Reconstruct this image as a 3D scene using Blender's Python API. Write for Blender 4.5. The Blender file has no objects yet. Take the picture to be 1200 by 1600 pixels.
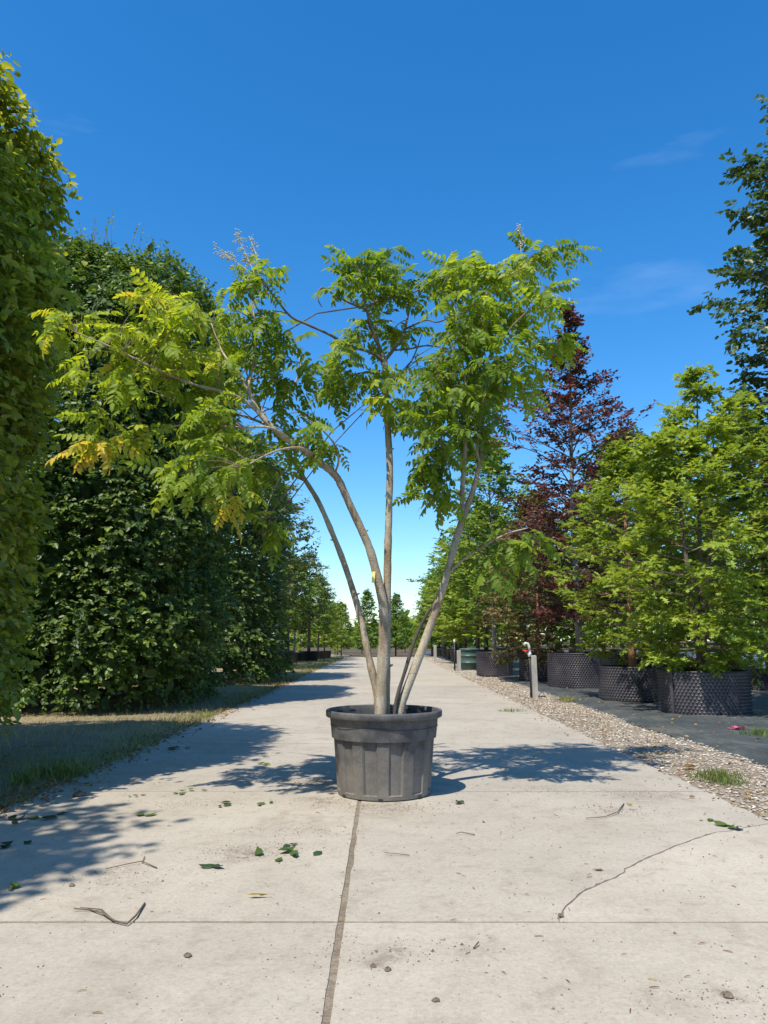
import bpy, math, random
import numpy as np
from mathutils import Vector, Matrix

# ------------------------------------------------------------------ camera, sky, sun, exposure
SC = bpy.context.scene
COL = SC.collection
CAM_H = 1.10
PITCH = math.atan(200 / 1200)
FPX = 1200.0
cam_d = bpy.data.cameras.new('camera')
cam_d.sensor_fit = 'VERTICAL'; cam_d.sensor_height = 24.0; cam_d.lens = 24.0 * FPX / 1600
cam_d.clip_start = 0.05; cam_d.clip_end = 3000
cam = bpy.data.objects.new('camera', cam_d); COL.objects.link(cam)
cam.location = (0, 0, CAM_H); cam.rotation_euler = (math.pi / 2 + PITCH, 0, 0)
SC.camera = cam

SUN_EL, SUN_AZ = math.radians(59), math.radians(34)      # azimuth: behind the camera, to the left
TO_SUN = Vector((-math.sin(SUN_AZ) * math.cos(SUN_EL), -math.cos(SUN_AZ) * math.cos(SUN_EL), math.sin(SUN_EL)))
world = bpy.data.worlds.new('World'); SC.world = world; world.use_nodes = True
wn, wl = world.node_tree.nodes, world.node_tree.links
wn.clear()
w_out = wn.new('ShaderNodeOutputWorld'); w_bg = wn.new('ShaderNodeBackground')
w_sky = wn.new('ShaderNodeTexSky'); w_sky.sky_type = 'NISHITA'; w_sky.sun_disc = False
w_sky.sun_elevation = SUN_EL; w_sky.sun_rotation = math.pi + SUN_AZ
w_sky.altitude = 2800; w_sky.air_density = 1.5; w_sky.dust_density = 4.0; w_sky.ozone_density = 5.0
w_hs = wn.new('ShaderNodeHueSaturation'); w_hs.inputs['Saturation'].default_value = 1.32; w_hs.inputs['Hue'].default_value = 0.5
w_tc = wn.new('ShaderNodeTexCoord'); w_map = wn.new('ShaderNodeMapping')
w_map.inputs['Rotation'].default_value = (0.2, 0.55, 0.3); w_map.inputs['Scale'].default_value = (-1.3, 2.0, 7.0)
w_map.inputs['Location'].default_value = (0.35, 0.2, 0.1)
w_no = wn.new('ShaderNodeTexNoise'); w_no.inputs['Scale'].default_value = 1.6; w_no.inputs['Detail'].default_value = 7; w_no.inputs['Roughness'].default_value = 0.55
w_rp = wn.new('ShaderNodeValToRGB'); w_rp.color_ramp.elements[0].position = 0.60; w_rp.color_ramp.elements[1].position = 0.88
w_rp.color_ramp.elements[1].color = (0.16, 0.16, 0.16, 1)
w_mx = wn.new('ShaderNodeMix'); w_mx.data_type = 'RGBA'
w_mx.inputs[7].default_value = (6.0, 7.0, 8.0, 1)
wl.new(w_sky.outputs[0], w_hs.inputs['Color'])
wl.new(w_tc.outputs['Generated'], w_map.inputs[0]); wl.new(w_map.outputs[0], w_no.inputs['Vector'])
wl.new(w_no.outputs[0], w_rp.inputs[0]); wl.new(w_rp.outputs[0], w_mx.inputs[0])
wl.new(w_hs.outputs[0], w_mx.inputs[6]); wl.new(w_mx.outputs[2], w_bg.inputs[0])
w_bg.inputs[1].default_value = 0.15
wl.new(w_bg.outputs[0], w_out.inputs[0])

sun_d = bpy.data.lights.new('sun', 'SUN'); sun_d.energy = 4.3; sun_d.angle = math.radians(0.53); sun_d.color = (1.0, 0.95, 0.86)
sun = bpy.data.objects.new('sun', sun_d); COL.objects.link(sun)
sun.rotation_euler = (-TO_SUN).to_track_quat('-Z', 'Y').to_euler(); sun.location = TO_SUN * 40

vs = SC.view_settings
vs.view_transform = 'Standard'; vs.look = 'None'; vs.exposure = 0.52; vs.gamma = 1.0; vs.use_curve_mapping = False
try:
    SC.cycles.max_bounces = 8; SC.cycles.transmission_bounces = 6; SC.cycles.diffuse_bounces = 4
except Exception:
    pass

# ------------------------------------------------------------------ helpers
R = np.random.default_rng(7)
def _ray(px, py):
    c, s = math.cos(PITCH), math.sin(PITCH)
    a, b = (px - 600) / FPX, (800 - py) / FPX
    return Vector((a, c - b * s, s + b * c))
def at(px, py, Y):                      # the point at distance Y down the road that stands at this place in the view
    r = _ray(px, py); k = Y / r.y
    return Vector((r.x * k, Y, CAM_H + r.z * k))
def on_ground(px, py, z=0.0):
    r = _ray(px, py); k = (z - CAM_H) / r.z
    return Vector((r.x * k, r.y * k, z))

def unit(a):
    return a / np.maximum(np.linalg.norm(a, axis=-1, keepdims=True), 1e-9)

def link(o, parent=None):
    COL.objects.link(o)
    if parent is not None: o.parent = parent
    return o
def tag(o, label=None, cat=None, group=None, kind=None):
    if label: o['label'] = label
    if cat: o['category'] = cat
    if group: o['group'] = group
    if kind: o['kind'] = kind
    return o
def empty(name, loc, label=None, cat=None, group=None, rz=0.0):
    o = bpy.data.objects.new(name, None); o.empty_display_size = 0.2
    o.location = loc; o.rotation_euler = (0, 0, rz); COL.objects.link(o)
    return tag(o, label, cat, group)
def copy_tree(o, parent=None):
    c = o.copy(); COL.objects.link(c)
    if parent is not None: c.parent = parent
    for ch in list(o.children): copy_tree(ch, c)
    return c

class MB:
    def __init__(s): s.v = []; s.f = []
    def add(s, verts, faces):
        n = len(s.v); s.v.extend([tuple(p) for p in verts]); s.f.extend([tuple(i + n for i in f) for f in faces]); return s
    def box(s, c, d, rz=0.0, tilt=None):
        m = Matrix.Rotation(rz, 3, 'Z')
        if tilt is not None: m = tilt
        vs_ = []
        for x in (-.5, .5):
            for y in (-.5, .5):
                for z in (-.5, .5):
                    vs_.append(Vector(c) + m @ Vector((x * d[0], y * d[1], z * d[2])))
        return s.add(vs_, [(0, 1, 3, 2), (4, 6, 7, 5), (0, 4, 5, 1), (2, 3, 7, 6), (0, 2, 6, 4), (1, 5, 7, 3)])
    def tube(s, pts, rad, n=6, cap=True):
        pts = [Vector(p) for p in pts]
        if not hasattr(rad, '__len__'): rad = [rad] * len(pts)
        t0 = (pts[1] - pts[0]).normalized()
        u = t0.orthogonal().normalized(); base = len(s.v)
        for i, p in enumerate(pts):
            a = pts[max(i - 1, 0)]; b = pts[min(i + 1, len(pts) - 1)]
            t = (b - a).normalized()
            u = (u - t * u.dot(t)).normalized(); w = t.cross(u)
            for k in range(n):
                th = 2 * math.pi * k / n
                s.v.append(tuple(p + (u * math.cos(th) + w * math.sin(th)) * rad[i]))
        for i in range(len(pts) - 1):
            for k in range(n):
                a = base + i * n + k; b = base + i * n + (k + 1) % n
                s.f.append((a, b, b + n, a + n))
        if cap:
            s.f.append(tuple(base + k for k in reversed(range(n))))
            e = base + (len(pts) - 1) * n
            s.f.append(tuple(e + k for k in range(n)))
        return s
    def lathe(s, prof, n=48, c=(0, 0, 0), rfun=None, close=False):
        base = len(s.v)
        for j, (r, z) in enumerate(prof):
            for k in range(n):
                th = 2 * math.pi * k / n
                rr = r if rfun is None else rfun(r, z, th, j)
                s.v.append((c[0] + rr * math.cos(th), c[1] + rr * math.sin(th), c[2] + z))
        for j in range(len(prof) - 1):
            for k in range(n):
                a = base + j * n + k; b = base + j * n + (k + 1) % n
                s.f.append((a, b, b + n, a + n))
        return s
    def prism(s, poly, z0, z1, bevel=0.0):
        n = len(poly); base = len(s.v)
        rings = [(0.0, z0), (0.0, z1 - bevel)] + ([(bevel, z1)] if bevel else [])
        cx = sum(p[0] for p in poly) / n; cy = sum(p[1] for p in poly) / n
        for ins, z in rings:
            for x, y in poly:
                dx, dy = cx - x, cy - y
                s.v.append((x + ins * (1 if dx > 0 else -1), y + ins * (1 if dy > 0 else -1), z))
        for j in range(len(rings) - 1):
            for k in range(n):
                a = base + j * n + k; b = base + j * n + (k + 1) % n
                s.f.append((a, b, b + n, a + n))
        e = base + (len(rings) - 1) * n
        s.f.append(tuple(e + k for k in range(n)))
        return s
    def build(s, name, mat, parent=None, smooth=False, loc=None):
        me = bpy.data.meshes.new(name); me.from_pydata(s.v, [], s.f); me.update()
        if smooth: me.polygons.foreach_set('use_smooth', [True] * len(me.polygons))
        if mat: me.materials.append(mat)
        o = bpy.data.objects.new(name, me); link(o, parent)
        if loc is not None: o.location = loc
        return o

def np_mesh(name, V, faces_per, n_rep, k, mat, att=None):
    """V (n_rep*k,3); faces_per = list of tuples of template indices"""
    fl = np.concatenate([np.array(f) for f in faces_per]); ln = np.array([len(f) for f in faces_per])
    loops = (fl[None, :] + (np.arange(n_rep) * k)[:, None]).ravel()
    tot = np.tile(ln, n_rep); start = np.concatenate([[0], np.cumsum(tot)[:-1]])
    me = bpy.data.meshes.new(name)
    me.vertices.add(len(V)); me.vertices.foreach_set('co', np.ascontiguousarray(V, dtype=np.float32).ravel())
    me.loops.add(len(loops)); me.loops.foreach_set('vertex_index', loops.astype(np.int32))
    me.polygons.add(len(tot)); me.polygons.foreach_set('loop_start', start.astype(np.int32))
    if att is not None:
        a = me.attributes.new('v', 'FLOAT', 'POINT'); a.data.foreach_set('value', np.ascontiguousarray(att, dtype=np.float32))
    me.update(calc_edges=True); me.validate()
    if mat: me.materials.append(mat)
    return me

def sharp(half):      # mirror a half outline into a folded leaf blade: list of (x, y)
    return half
def blade(half, fold=0.12, curl=0.12):
    """folded leaf: midrib + outline per side, unit length"""
    n = len(half); V = []
    z = lambda x, y: fold * abs(x) - curl * y * y
    for sgn in (1, -1):
        for (x, y) in half[1:-1]: V.append((sgn * x, y, z(x, y)))
    V.append((0, 0, 0)); V.append((0, 1, -curl)); V.append((0, .5, -curl * .25))
    m = n - 2; b, t, c = 2 * m, 2 * m + 1, 2 * m + 2
    F = [tuple([b] + list(range(m)) + [t, c]), tuple([c, t] + list(range(2 * m - 1, m - 1, -1)) + [b])]
    return np.array(V, float), F
OVATE = (np.array([(0, 0, 0), (.27, .3, .05), (.24, .66, 0), (0, 1, -.12), (-.24, .66, 0), (-.27, .3, .05)], float), [(0, 1, 2, 3), (0, 3, 4, 5)])
OAKT = (np.array([(0, 0, 0), (.2, .16, .03), (.08, .28, .02), (.36, .44, .05), (.11, .54, .0), (.3, .78, .0), (.06, .8, -.05), (0, 1, -.12),
                  (-.06, .8, -.05), (-.3, .78, .0), (-.11, .54, .0), (-.36, .44, .05), (-.08, .28, .02), (-.2, .16, .03),
                  (0, .28, 0), (0, .54, -.02), (0, .8, -.06)], float),
        [(0, 1, 2, 14), (14, 2, 3, 4, 15), (15, 4, 5, 6, 16), (16, 6, 7, 8), (16, 8, 9, 10, 15), (15, 10, 11, 12, 14), (14, 12, 13, 0)])
LEAFLET = blade([(0, 0), (.15, .12), (.26, .34), (.18, .42), (.20, .60), (.10, .80), (0, 1)])

def frames(D, N):
    D = unit(D); S = unit(np.cross(D, N)); N2 = np.cross(S, D)
    return S, D, N2
def leaf_verts(P, D, N, L, T):
    S, D, N2 = frames(D, N); t = T[0]; L = L[:, None, None]
    return (P[:, None, :] + L * (t[None, :, 0:1] * S[:, None, :] + t[None, :, 1:2] * D[:, None, :] + t[None, :, 2:3] * N2[:, None, :])).reshape(-1, 3)
def leaf_mesh(name, P, D, N, L, v, T, mat):
    return np_mesh(name, leaf_verts(P, D, N, L, T), T[1], len(P), len(T[0]), mat, np.repeat(v, len(T[0])))
def leaf_singles(P, D, N, L, v, T, mat, parent, nq=10, name='leaf'):
    q = np.clip((v * nq).astype(int), 0, nq - 1); S, D, N2 = frames(D, N); ms = {}
    for i in range(len(P)):
        if q[i] not in ms:
            one = np.array([[0., 0., 0.]])
            ms[q[i]] = leaf_mesh(name, one, np.array([[0., 1, 0]]), np.array([[0., 0, 1]]), np.array([1.0]), np.array([(q[i] + .5) / nq]), T, mat)
        o = bpy.data.objects.new(name, ms[q[i]])
        m = Matrix(((S[i][0], D[i][0], N2[i][0]), (S[i][1], D[i][1], N2[i][1]), (S[i][2], D[i][2], N2[i][2]))) * L[i]
        m = m.to_4x4(); m.translation = Vector(P[i]); o.parent = parent; o.matrix_local = m
        COL.objects.link(o)

def sprays(rng, B, D, length, n, size, flat=0.6, droop=0.25, jit=0.35, wide=0.9):
    """alternate leaves along little shoots. B, D (m,3), length (m,). returns P, D, N, L"""
    m = len(B); D = unit(D)
    up = np.array([0, 0, 1.0]); S = unit(np.cross(D, up) + 1e-3)
    s = (np.arange(n) + .6) / n
    s = np.clip(s[None, :] + rng.normal(0, .06, (m, n)), 0, 1.05)
    P = B[:, None, :] + D[:, None, :] * (s * length[:, None])[..., None]
    P[..., 2] -= droop * .5 * (s ** 2) * length[:, None]
    side = np.where(np.arange(n) % 2 == 0, 1.0, -1.0)
    LD = D[:, None, :] * (.35 + .5 * s[..., None]) + S[:, None, :] * (side[None, :] * wide * (1 - .4 * s))[..., None] + rng.normal(0, jit, (m, n, 3))
    LD[..., 2] -= droop
    NN = flat * up[None, None, :] + (1 - flat) * D[:, None, :] + rng.normal(0, jit, (m, n, 3))
    L = size * rng.uniform(.65, 1.15, (m, n))
    f = lambda a: a.reshape(-1, 3)
    return f(P), f(LD), f(NN), L.ravel()

class Noise3:
    def __init__(s, seed, freq, n=10):
        r = np.random.default_rng(seed); s.k = r.normal(0, freq, (n, 3)); s.p = r.uniform(0, 6.28, n)
    def __call__(s, P): return np.sin(P @ s.k.T + s.p).mean(-1) * 2.2

# ------------------------------------------------------------------ materials
def new_mat(name):
    m = bpy.data.materials.new(name); m.use_nodes = True
    nt = m.node_tree; b = nt.nodes['Principled BSDF']; return m, nt, b
def ramp(nt, stops):
    r = nt.nodes.new('ShaderNodeValToRGB'); cr = r.color_ramp
    while len(cr.elements) < len(stops): cr.elements.new(0.5)
    for e, (p, c) in zip(cr.elements, stops): e.position = p; e.color = (*c, 1)
    return r
def noise(nt, scale, detail=4, rough=.6, vec=None, dist=0):
    n = nt.nodes.new('ShaderNodeTexNoise'); n.inputs['Scale'].default_value = scale; n.inputs['Detail'].default_value = detail
    n.inputs['Roughness'].default_value = rough; n.inputs['Distortion'].default_value = dist
    if vec is not None: nt.links.new(vec, n.inputs['Vector'])
    return n
def mixc(nt, a, b, fac, mode='MIX'):
    m = nt.nodes.new('ShaderNodeMix'); m.data_type = 'RGBA'; m.blend_type = mode
    for sock, val in ((m.inputs[0], fac), (m.inputs[6], a), (m.inputs[7], b)):
        if hasattr(val, 'is_linked'): nt.links.new(val, sock)
        elif isinstance(val, (int, float)): sock.default_value = val
        else: sock.default_value = (*val, 1)
    return m.outputs[2]
def bump(nt, b, h, strength=.4, dist=.01, prev=None):
    n = nt.nodes.new('ShaderNodeBump'); n.inputs['Strength'].default_value = strength; n.inputs['Distance'].default_value = dist
    nt.links.new(h, n.inputs['Height'])
    if prev is not None: nt.links.new(prev, n.inputs['Normal'])
    nt.links.new(n.outputs[0], b.inputs['Normal']); return n.outputs[0]
def leaf_mat(name, stops, trans=(1.5, 1.6, .6), tfac=.38, rough=.5, spec=.35):
    m, nt, b = new_mat(name)
    a = nt.nodes.new('ShaderNodeAttribute'); a.attribute_name = 'v'
    r = ramp(nt, stops); nt.links.new(a.outputs['Fac'], r.inputs[0])
    geo = nt.nodes.new('ShaderNodeNewGeometry')
    nz = noise(nt, 9, 3, .6, geo.outputs['Position'])
    rr = ramp(nt, [(.3, (.75, .75, .75)), (.7, (1.2, 1.2, 1.2))]); nt.links.new(nz.outputs[0], rr.inputs[0])
    c = mixc(nt, r.outputs[0], rr.outputs[0], 1.0, 'MULTIPLY')
    # the underside of a leaf is paler and duller
    pale = mixc(nt, c, (.30, .36, .22), .16)
    cc = mixc(nt, c, pale, geo.outputs['Backfacing'])
    nt.links.new(cc, b.inputs['Base Color'])
    b.inputs['Roughness'].default_value = rough; b.inputs['Specular IOR Level'].default_value = spec
    t = nt.nodes.new('ShaderNodeBsdfTranslucent')
    tc = mixc(nt, c, trans, 1.0, 'MULTIPLY'); nt.links.new(tc, t.inputs['Color'])
    mx = nt.nodes.new('ShaderNodeMixShader'); mx.inputs[0].default_value = tfac
    nt.links.new(b.outputs[0], mx.inputs[1]); nt.links.new(t.outputs[0], mx.inputs[2])
    nt.links.new(mx.outputs[0], nt.nodes['Material Output'].inputs[0])
    return m
def plain(name, c1, c2=None, rough=.7, scale=6, bumpk=0.0, bscale=60, spec=.4, stretch=None):
    m, nt, b = new_mat(name)
    tc = nt.nodes.new('ShaderNodeTexCoord'); vec = tc.outputs['Object']
    if stretch:
        mp = nt.nodes.new('ShaderNodeMapping'); mp.inputs['Scale'].default_value = stretch
        nt.links.new(vec, mp.inputs[0]); vec = mp.outputs[0]
    n = noise(nt, scale, 6, .65, vec); r = ramp(nt, [(.3, c1), (.7, c2 or c1)])
    nt.links.new(n.outputs[0], r.inputs[0]); nt.links.new(r.outputs[0], b.inputs['Base Color'])
    b.inputs['Roughness'].default_value = rough; b.inputs['Specular IOR Level'].default_value = spec
    if bumpk:
        n2 = noise(nt, bscale, 4, .6, vec); bump(nt, b, n2.outputs[0], bumpk, .01)
    return m

def concrete():
    m, nt, b = new_mat('concrete')
    g = nt.nodes.new('ShaderNodeNewGeometry'); P = g.outputs['Position']
    big = noise(nt, .8, 5, .6, P, .6); r1 = ramp(nt, [(.3, (.365, .32, .258)), (.7, (.445, .395, .325))]); nt.links.new(big.outputs[0], r1.inputs[0])
    med = noise(nt, 5, 6, .7, P, .3); r2 = ramp(nt, [(.28, (.80, .78, .75)), (.46, (.98, .98, .97)), (.75, (1.06, 1.05, 1.04))]); nt.links.new(med.outputs[0], r2.inputs[0])
    c = mixc(nt, r1.outputs[0], r2.outputs[0], 1, 'MULTIPLY')
    fin = noise(nt, 60, 7, .88, P); r3 = ramp(nt, [(.30, (.50, .48, .45)), (.44, (.93, .93, .92)), (.58, (1.04, 1.04, 1.03)), (.72, (1.5, 1.48, 1.44))]); nt.links.new(fin.outputs[0], r3.inputs[0])
    c = mixc(nt, c, r3.outputs[0], 1.0, 'MULTIPLY')
    # trodden-in earth: patches with a shape of their own
    st = noise(nt, 1.9, 7, .72, P, 1.2); rs = ramp(nt, [(.56, (0, 0, 0)), (.74, (.6, .6, .6))]); nt.links.new(st.outputs[0], rs.inputs[0])
    c = mixc(nt, c, (.24, .18, .12), rs.outputs[0])
    mot = noise(nt, 26, 4, .7, P); rm = ramp(nt, [(.3, (.87, .86, .85)), (.5, (1, 1, 1)), (.72, (1.08, 1.07, 1.06))]); nt.links.new(mot.outputs[0], rm.inputs[0])
    c = mixc(nt, c, rm.outputs[0], .8, 'MULTIPLY')
    # spilt potting earth trodden into the surface, where the photograph shows it
    for (sx, sy, sr, am) in ((486, 1222, .30, .9), (505, 1252, .26, .8), (600, 1262, .34, .6), (385, 1333, .22, .8), (345, 1352, .12, .7), (612, 1488, .10, .8), (590, 1505, .07, .8), (1138, 1558, .07, .9), (1000, 1245, .4, .4), (180, 1365, .25, .4), (960, 1268, .2, .4), (480, 1290, .3, .4)):
        gp = on_ground(sx, sy)
        vd = nt.nodes.new('ShaderNodeVectorMath'); vd.operation = 'DISTANCE'; nt.links.new(P, vd.inputs[0]); vd.inputs[1].default_value = (gp.x, gp.y, 0)
        mr = nt.nodes.new('ShaderNodeMapRange'); mr.inputs[1].default_value = 0; mr.inputs[2].default_value = sr; mr.inputs[3].default_value = am; mr.inputs[4].default_value = 0; nt.links.new(vd.outputs['Value'], mr.inputs[0])
        ns = noise(nt, 11, 6, .8, P, .8); rn = ramp(nt, [(.42, (0, 0, 0)), (.62, (1, 1, 1))]); nt.links.new(ns.outputs[0], rn.inputs[0])
        mm = nt.nodes.new('ShaderNodeMath'); mm.operation = 'MULTIPLY'; nt.links.new(mr.outputs[0], mm.inputs[0]); nt.links.new(rn.outputs[0], mm.inputs[1])
        c = mixc(nt, c, (.13, .095, .065), mm.outputs[0])
    oi = nt.nodes.new('ShaderNodeObjectInfo'); ro = ramp(nt, [(0, (.93, .93, .93)), (1, (1.05, 1.04, 1.02))]); nt.links.new(oi.outputs['Random'], ro.inputs[0])
    c = mixc(nt, c, ro.outputs[0], 1, 'MULTIPLY')
    nt.links.new(c, b.inputs['Base Color']); b.inputs['Roughness'].default_value = .88; b.inputs['Specular IOR Level'].default_value = .25
    p = bump(nt, b, fin.outputs[0], .35, .004); bump(nt, b, med.outputs[0], .25, .012, p)
    return m
M = {}
M['concrete'] = concrete()
def soil_mat(name, a, bb, cc):
    m, nt, b = new_mat(name)
    g = nt.nodes.new('ShaderNodeNewGeometry'); P = g.outputs['Position']
    n1 = noise(nt, 1.3, 6, .65, P); n2 = noise(nt, 28, 5, .7, P); r = ramp(nt, [(.3, a), (.5, bb), (.72, cc)])
    mx = mixc(nt, n1.outputs[0], n2.outputs[0], .55); nt.links.new(mx, r.inputs[0])
    nt.links.new(r.outputs[0], b.inputs['Base Color']); b.inputs['Roughness'].default_value = .95; b.inputs['Specular IOR Level'].default_value = .1
    bump(nt, b, n2.outputs[0], .8, .03)
    return m
M['soil'] = soil_mat('soil', (.055, .042, .028), (.11, .085, .055), (.19, .15, .10))
M['turf'] = soil_mat('dry_turf', (.13, .10, .065), (.28, .22, .135), (.42, .34, .22))
M['gravel_bed'] = soil_mat('gravel_bed', (.14, .11, .08), (.28, .225, .165), (.40, .34, .265))
M['joint'] = soil_mat('joint_dirt', (.13, .10, .07), (.25, .20, .145), (.40, .34, .26))
M['crumb'] = plain('soil_crumb', (.08, .06, .043), (.22, .17, .12), .95, 20)
def fabric():
    m, nt, b = new_mat('weed_fabric')
    g = nt.nodes.new('ShaderNodeNewGeometry'); P = g.outputs['Position']
    n1 = noise(nt, 1.1, 6, .7, P, .5); r = ramp(nt, [(.30, (.034, .040, .042)), (.52, (.075, .083, .083)), (.64, (.13, .12, .10)), (.78, (.24, .19, .13))]); nt.links.new(n1.outputs[0], r.inputs[0])
    mpf = nt.nodes.new('ShaderNodeMapping'); mpf.inputs['Scale'].default_value = (3.5, .5, 1); mpf.inputs['Rotation'].default_value = (0, 0, .25); nt.links.new(P, mpf.inputs[0])
    n2 = noise(nt, 6, 6, .75, mpf.outputs[0], .4); r2 = ramp(nt, [(.30, (.62, .62, .62)), (.55, (1, 1, 1)), (.75, (1.9, 1.75, 1.55))]); nt.links.new(n2.outputs[0], r2.inputs[0])
    c = mixc(nt, r.outputs[0], r2.outputs[0], 1, 'MULTIPLY'); nt.links.new(c, b.inputs['Base Color'])
    b.inputs['Roughness'].default_value = .55; b.inputs['Specular IOR Level'].default_value = .5
    wv = nt.nodes.new('ShaderNodeTexWave'); wv.inputs['Scale'].default_value = 18; wv.inputs['Distortion'].default_value = 3; nt.links.new(P, wv.inputs['Vector'])
    p = bump(nt, b, wv.outputs[0], .15, .004); bump(nt, b, n2.outputs[0], .3, .01, p)
    return m
M['fabric'] = fabric()
def bark(name, a, c, sc=7):
    return plain(name, a, c, .85, sc, .5, 40, .2, (1, 1, .22))
def stem_bark():
    m, nt, b = new_mat('golden_rain_bark')
    tc = nt.nodes.new('ShaderNodeTexCoord'); mp = nt.nodes.new('ShaderNodeMapping'); mp.inputs['Scale'].default_value = (1, 1, .3); nt.links.new(tc.outputs['Object'], mp.inputs[0])
    n1 = noise(nt, 7, 7, .7, mp.outputs[0], .4); r1 = ramp(nt, [(.3, (.21, .17, .12)), (.48, (.42, .36, .27)), (.68, (.54, .48, .37))]); nt.links.new(n1.outputs[0], r1.inputs[0])
    mp2 = nt.nodes.new('ShaderNodeMapping'); mp2.inputs['Scale'].default_value = (1, 1, 2.2); nt.links.new(tc.outputs['Object'], mp2.inputs[0])
    n2 = noise(nt, 46, 4, .7, mp2.outputs[0]); r2 = ramp(nt, [(.32, (.45, .4, .36)), (.46, (1, 1, 1)), (.75, (1.15, 1.12, 1.05))]); nt.links.new(n2.outputs[0], r2.inputs[0])
    n3 = noise(nt, 3.2, 4, .6, tc.outputs['Object'], .8); r3 = ramp(nt, [(.4, (1, 1, 1)), (.62, (.72, .62, .52))]); nt.links.new(n3.outputs[0], r3.inputs[0])
    c = mixc(nt, r1.outputs[0], r2.outputs[0], 1, 'MULTIPLY'); c = mixc(nt, c, r3.outputs[0], 1, 'MULTIPLY')
    nt.links.new(c, b.inputs['Base Color']); b.inputs['Roughness'].default_value = .85; b.inputs['Specular IOR Level'].default_value = .2
    p = bump(nt, b, n2.outputs[0], .6, .006); bump(nt, b, n1.outputs[0], .6, .02, p)
    return m
M['bark_main'] = stem_bark()
M['bark_shaded'] = bark('shaded_bark', (.045, .036, .03), (.11, .09, .075), 9)  # bark colour darkened to paint the shade on the thin low stem
M['bark_twig'] = bark('twig_bark', (.10, .07, .05), (.24, .18, .12), 9)
M['bark_brown'] = bark('brown_bark', (.09, .065, .045), (.20, .15, .105))
M['bark_grey'] = bark('grey_bark', (.20, .19, .165), (.40, .38, .34))
M['bark_orange'] = bark('orange_bark', (.24, .12, .06), (.42, .23, .12))
M['grey_wood'] = bark('weathered_wood', (.30, .28, .25), (.48, .45, .41), 12)
G = lambda *a: [(p, c) for p, c in a]
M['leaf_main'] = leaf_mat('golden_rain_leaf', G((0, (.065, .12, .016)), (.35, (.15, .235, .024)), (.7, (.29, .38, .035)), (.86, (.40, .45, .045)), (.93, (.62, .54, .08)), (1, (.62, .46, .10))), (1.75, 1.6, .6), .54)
M['leaf_hedge'] = leaf_mat('hornbeam_leaf', G((0, (.085, .125, .02)), (.5, (.20, .25, .03)), (.85, (.36, .40, .05)), (1, (.46, .46, .10))), (1.7, 1.5, .6), .46)
M['leaf_dark'] = leaf_mat('dark_hedge_leaf', G((0, (.032, .068, .015)), (.5, (.078, .135, .022)), (.85, (.19, .26, .034)), (1, (.32, .38, .06))), (1.5, 1.5, .6), .34, .45, .4)
M['leaf_oak'] = leaf_mat('oak_leaf', G((0, (.11, .165, .026)), (.4, (.21, .285, .034)), (.8, (.33, .41, .05)), (1, (.44, .49, .09))), (1.6, 1.5, .6), .42)
M['leaf_copper'] = leaf_mat('copper_beech_leaf', G((0, (.030, .012, .014)), (.45, (.075, .028, .026)), (.75, (.16, .065, .042)), (1, (.25, .13, .06))), (2.0, 1.0, .9), .3, .4)
M['leaf_bronze'] = leaf_mat('bronze_beech_leaf', G((0, (.075, .10, .03)), (.45, (.14, .15, .045)), (.7, (.22, .15, .065)), (1, (.32, .16, .08))), (1.6, 1.3, .7), .33)
M['leaf_green'] = leaf_mat('green_leaf', G((0, (.075, .135, .024)), (.5, (.15, .24, .036)), (1, (.28, .37, .055))), (1.6, 1.6, .6), .36)
M['leaf_deep'] = leaf_mat('deep_green_leaf', G((0, (.035, .066, .02)), (.5, (.075, .12, .028)), (1, (.17, .2, .045))), (1.5, 1.5, .6), .3, .4, .5)
M['leaf_olive'] = leaf_mat('olive_leaf', G((0, (.07, .095, .03)), (.5, (.13, .16, .045)), (1, (.23, .24, .08))), (1.5, 1.5, .6), .3)
M['grass'] = leaf_mat('grass_blade', G((0, (.07, .13, .02)), (.4, (.15, .21, .04)), (.7, (.30, .27, .10)), (1, (.44, .35, .18))), (1.5, 1.5, .7), .35)
M['litter'] = leaf_mat('fallen_leaf', G((0, (.028, .055, .028)), (.3, (.075, .125, .028)), (.6, (.17, .23, .04)), (.8, (.38, .27, .06)), (1, (.22, .10, .05))), (1.3, 1.3, .7), .25)
M['panicle'] = plain('seed_panicle', (.50, .44, .24), (.62, .56, .40), .8, 30)
M['stone'] = leaf_mat('gravel_stone', G((0, (.18, .14, .10)), (.35, (.34, .28, .21)), (.75, (.48, .42, .34)), (1, (.68, .64, .57))), (1, 1, 1), .0, .8, .25)
M['air_pot'] = plain('black_pot_plastic', (.028, .026, .036), (.095, .087, .095), .32, 2.4, 0, 60, .6)
M['black_plastic'] = plain('matt_black_plastic', (.020, .020, .021), (.035, .035, .036), .5, 5)
M['teal'] = plain('teal_plastic', (.035, .085, .085), (.085, .12, .075), .45, 2)
M['grey_pipe'] = plain('grey_pipe', (.50, .50, .48), (.62, .62, .6), .4, 5)
M['red'] = plain('red_plastic', (.55, .02, .03), (.62, .03, .04), .4, 5)
M['yellow'] = plain('yellow_tag', (.75, .68, .15), (.8, .74, .25), .5, 5)
M['pink'] = plain('pink_petal', (.55, .04, .16), (.65, .10, .25), .6, 20)
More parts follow.
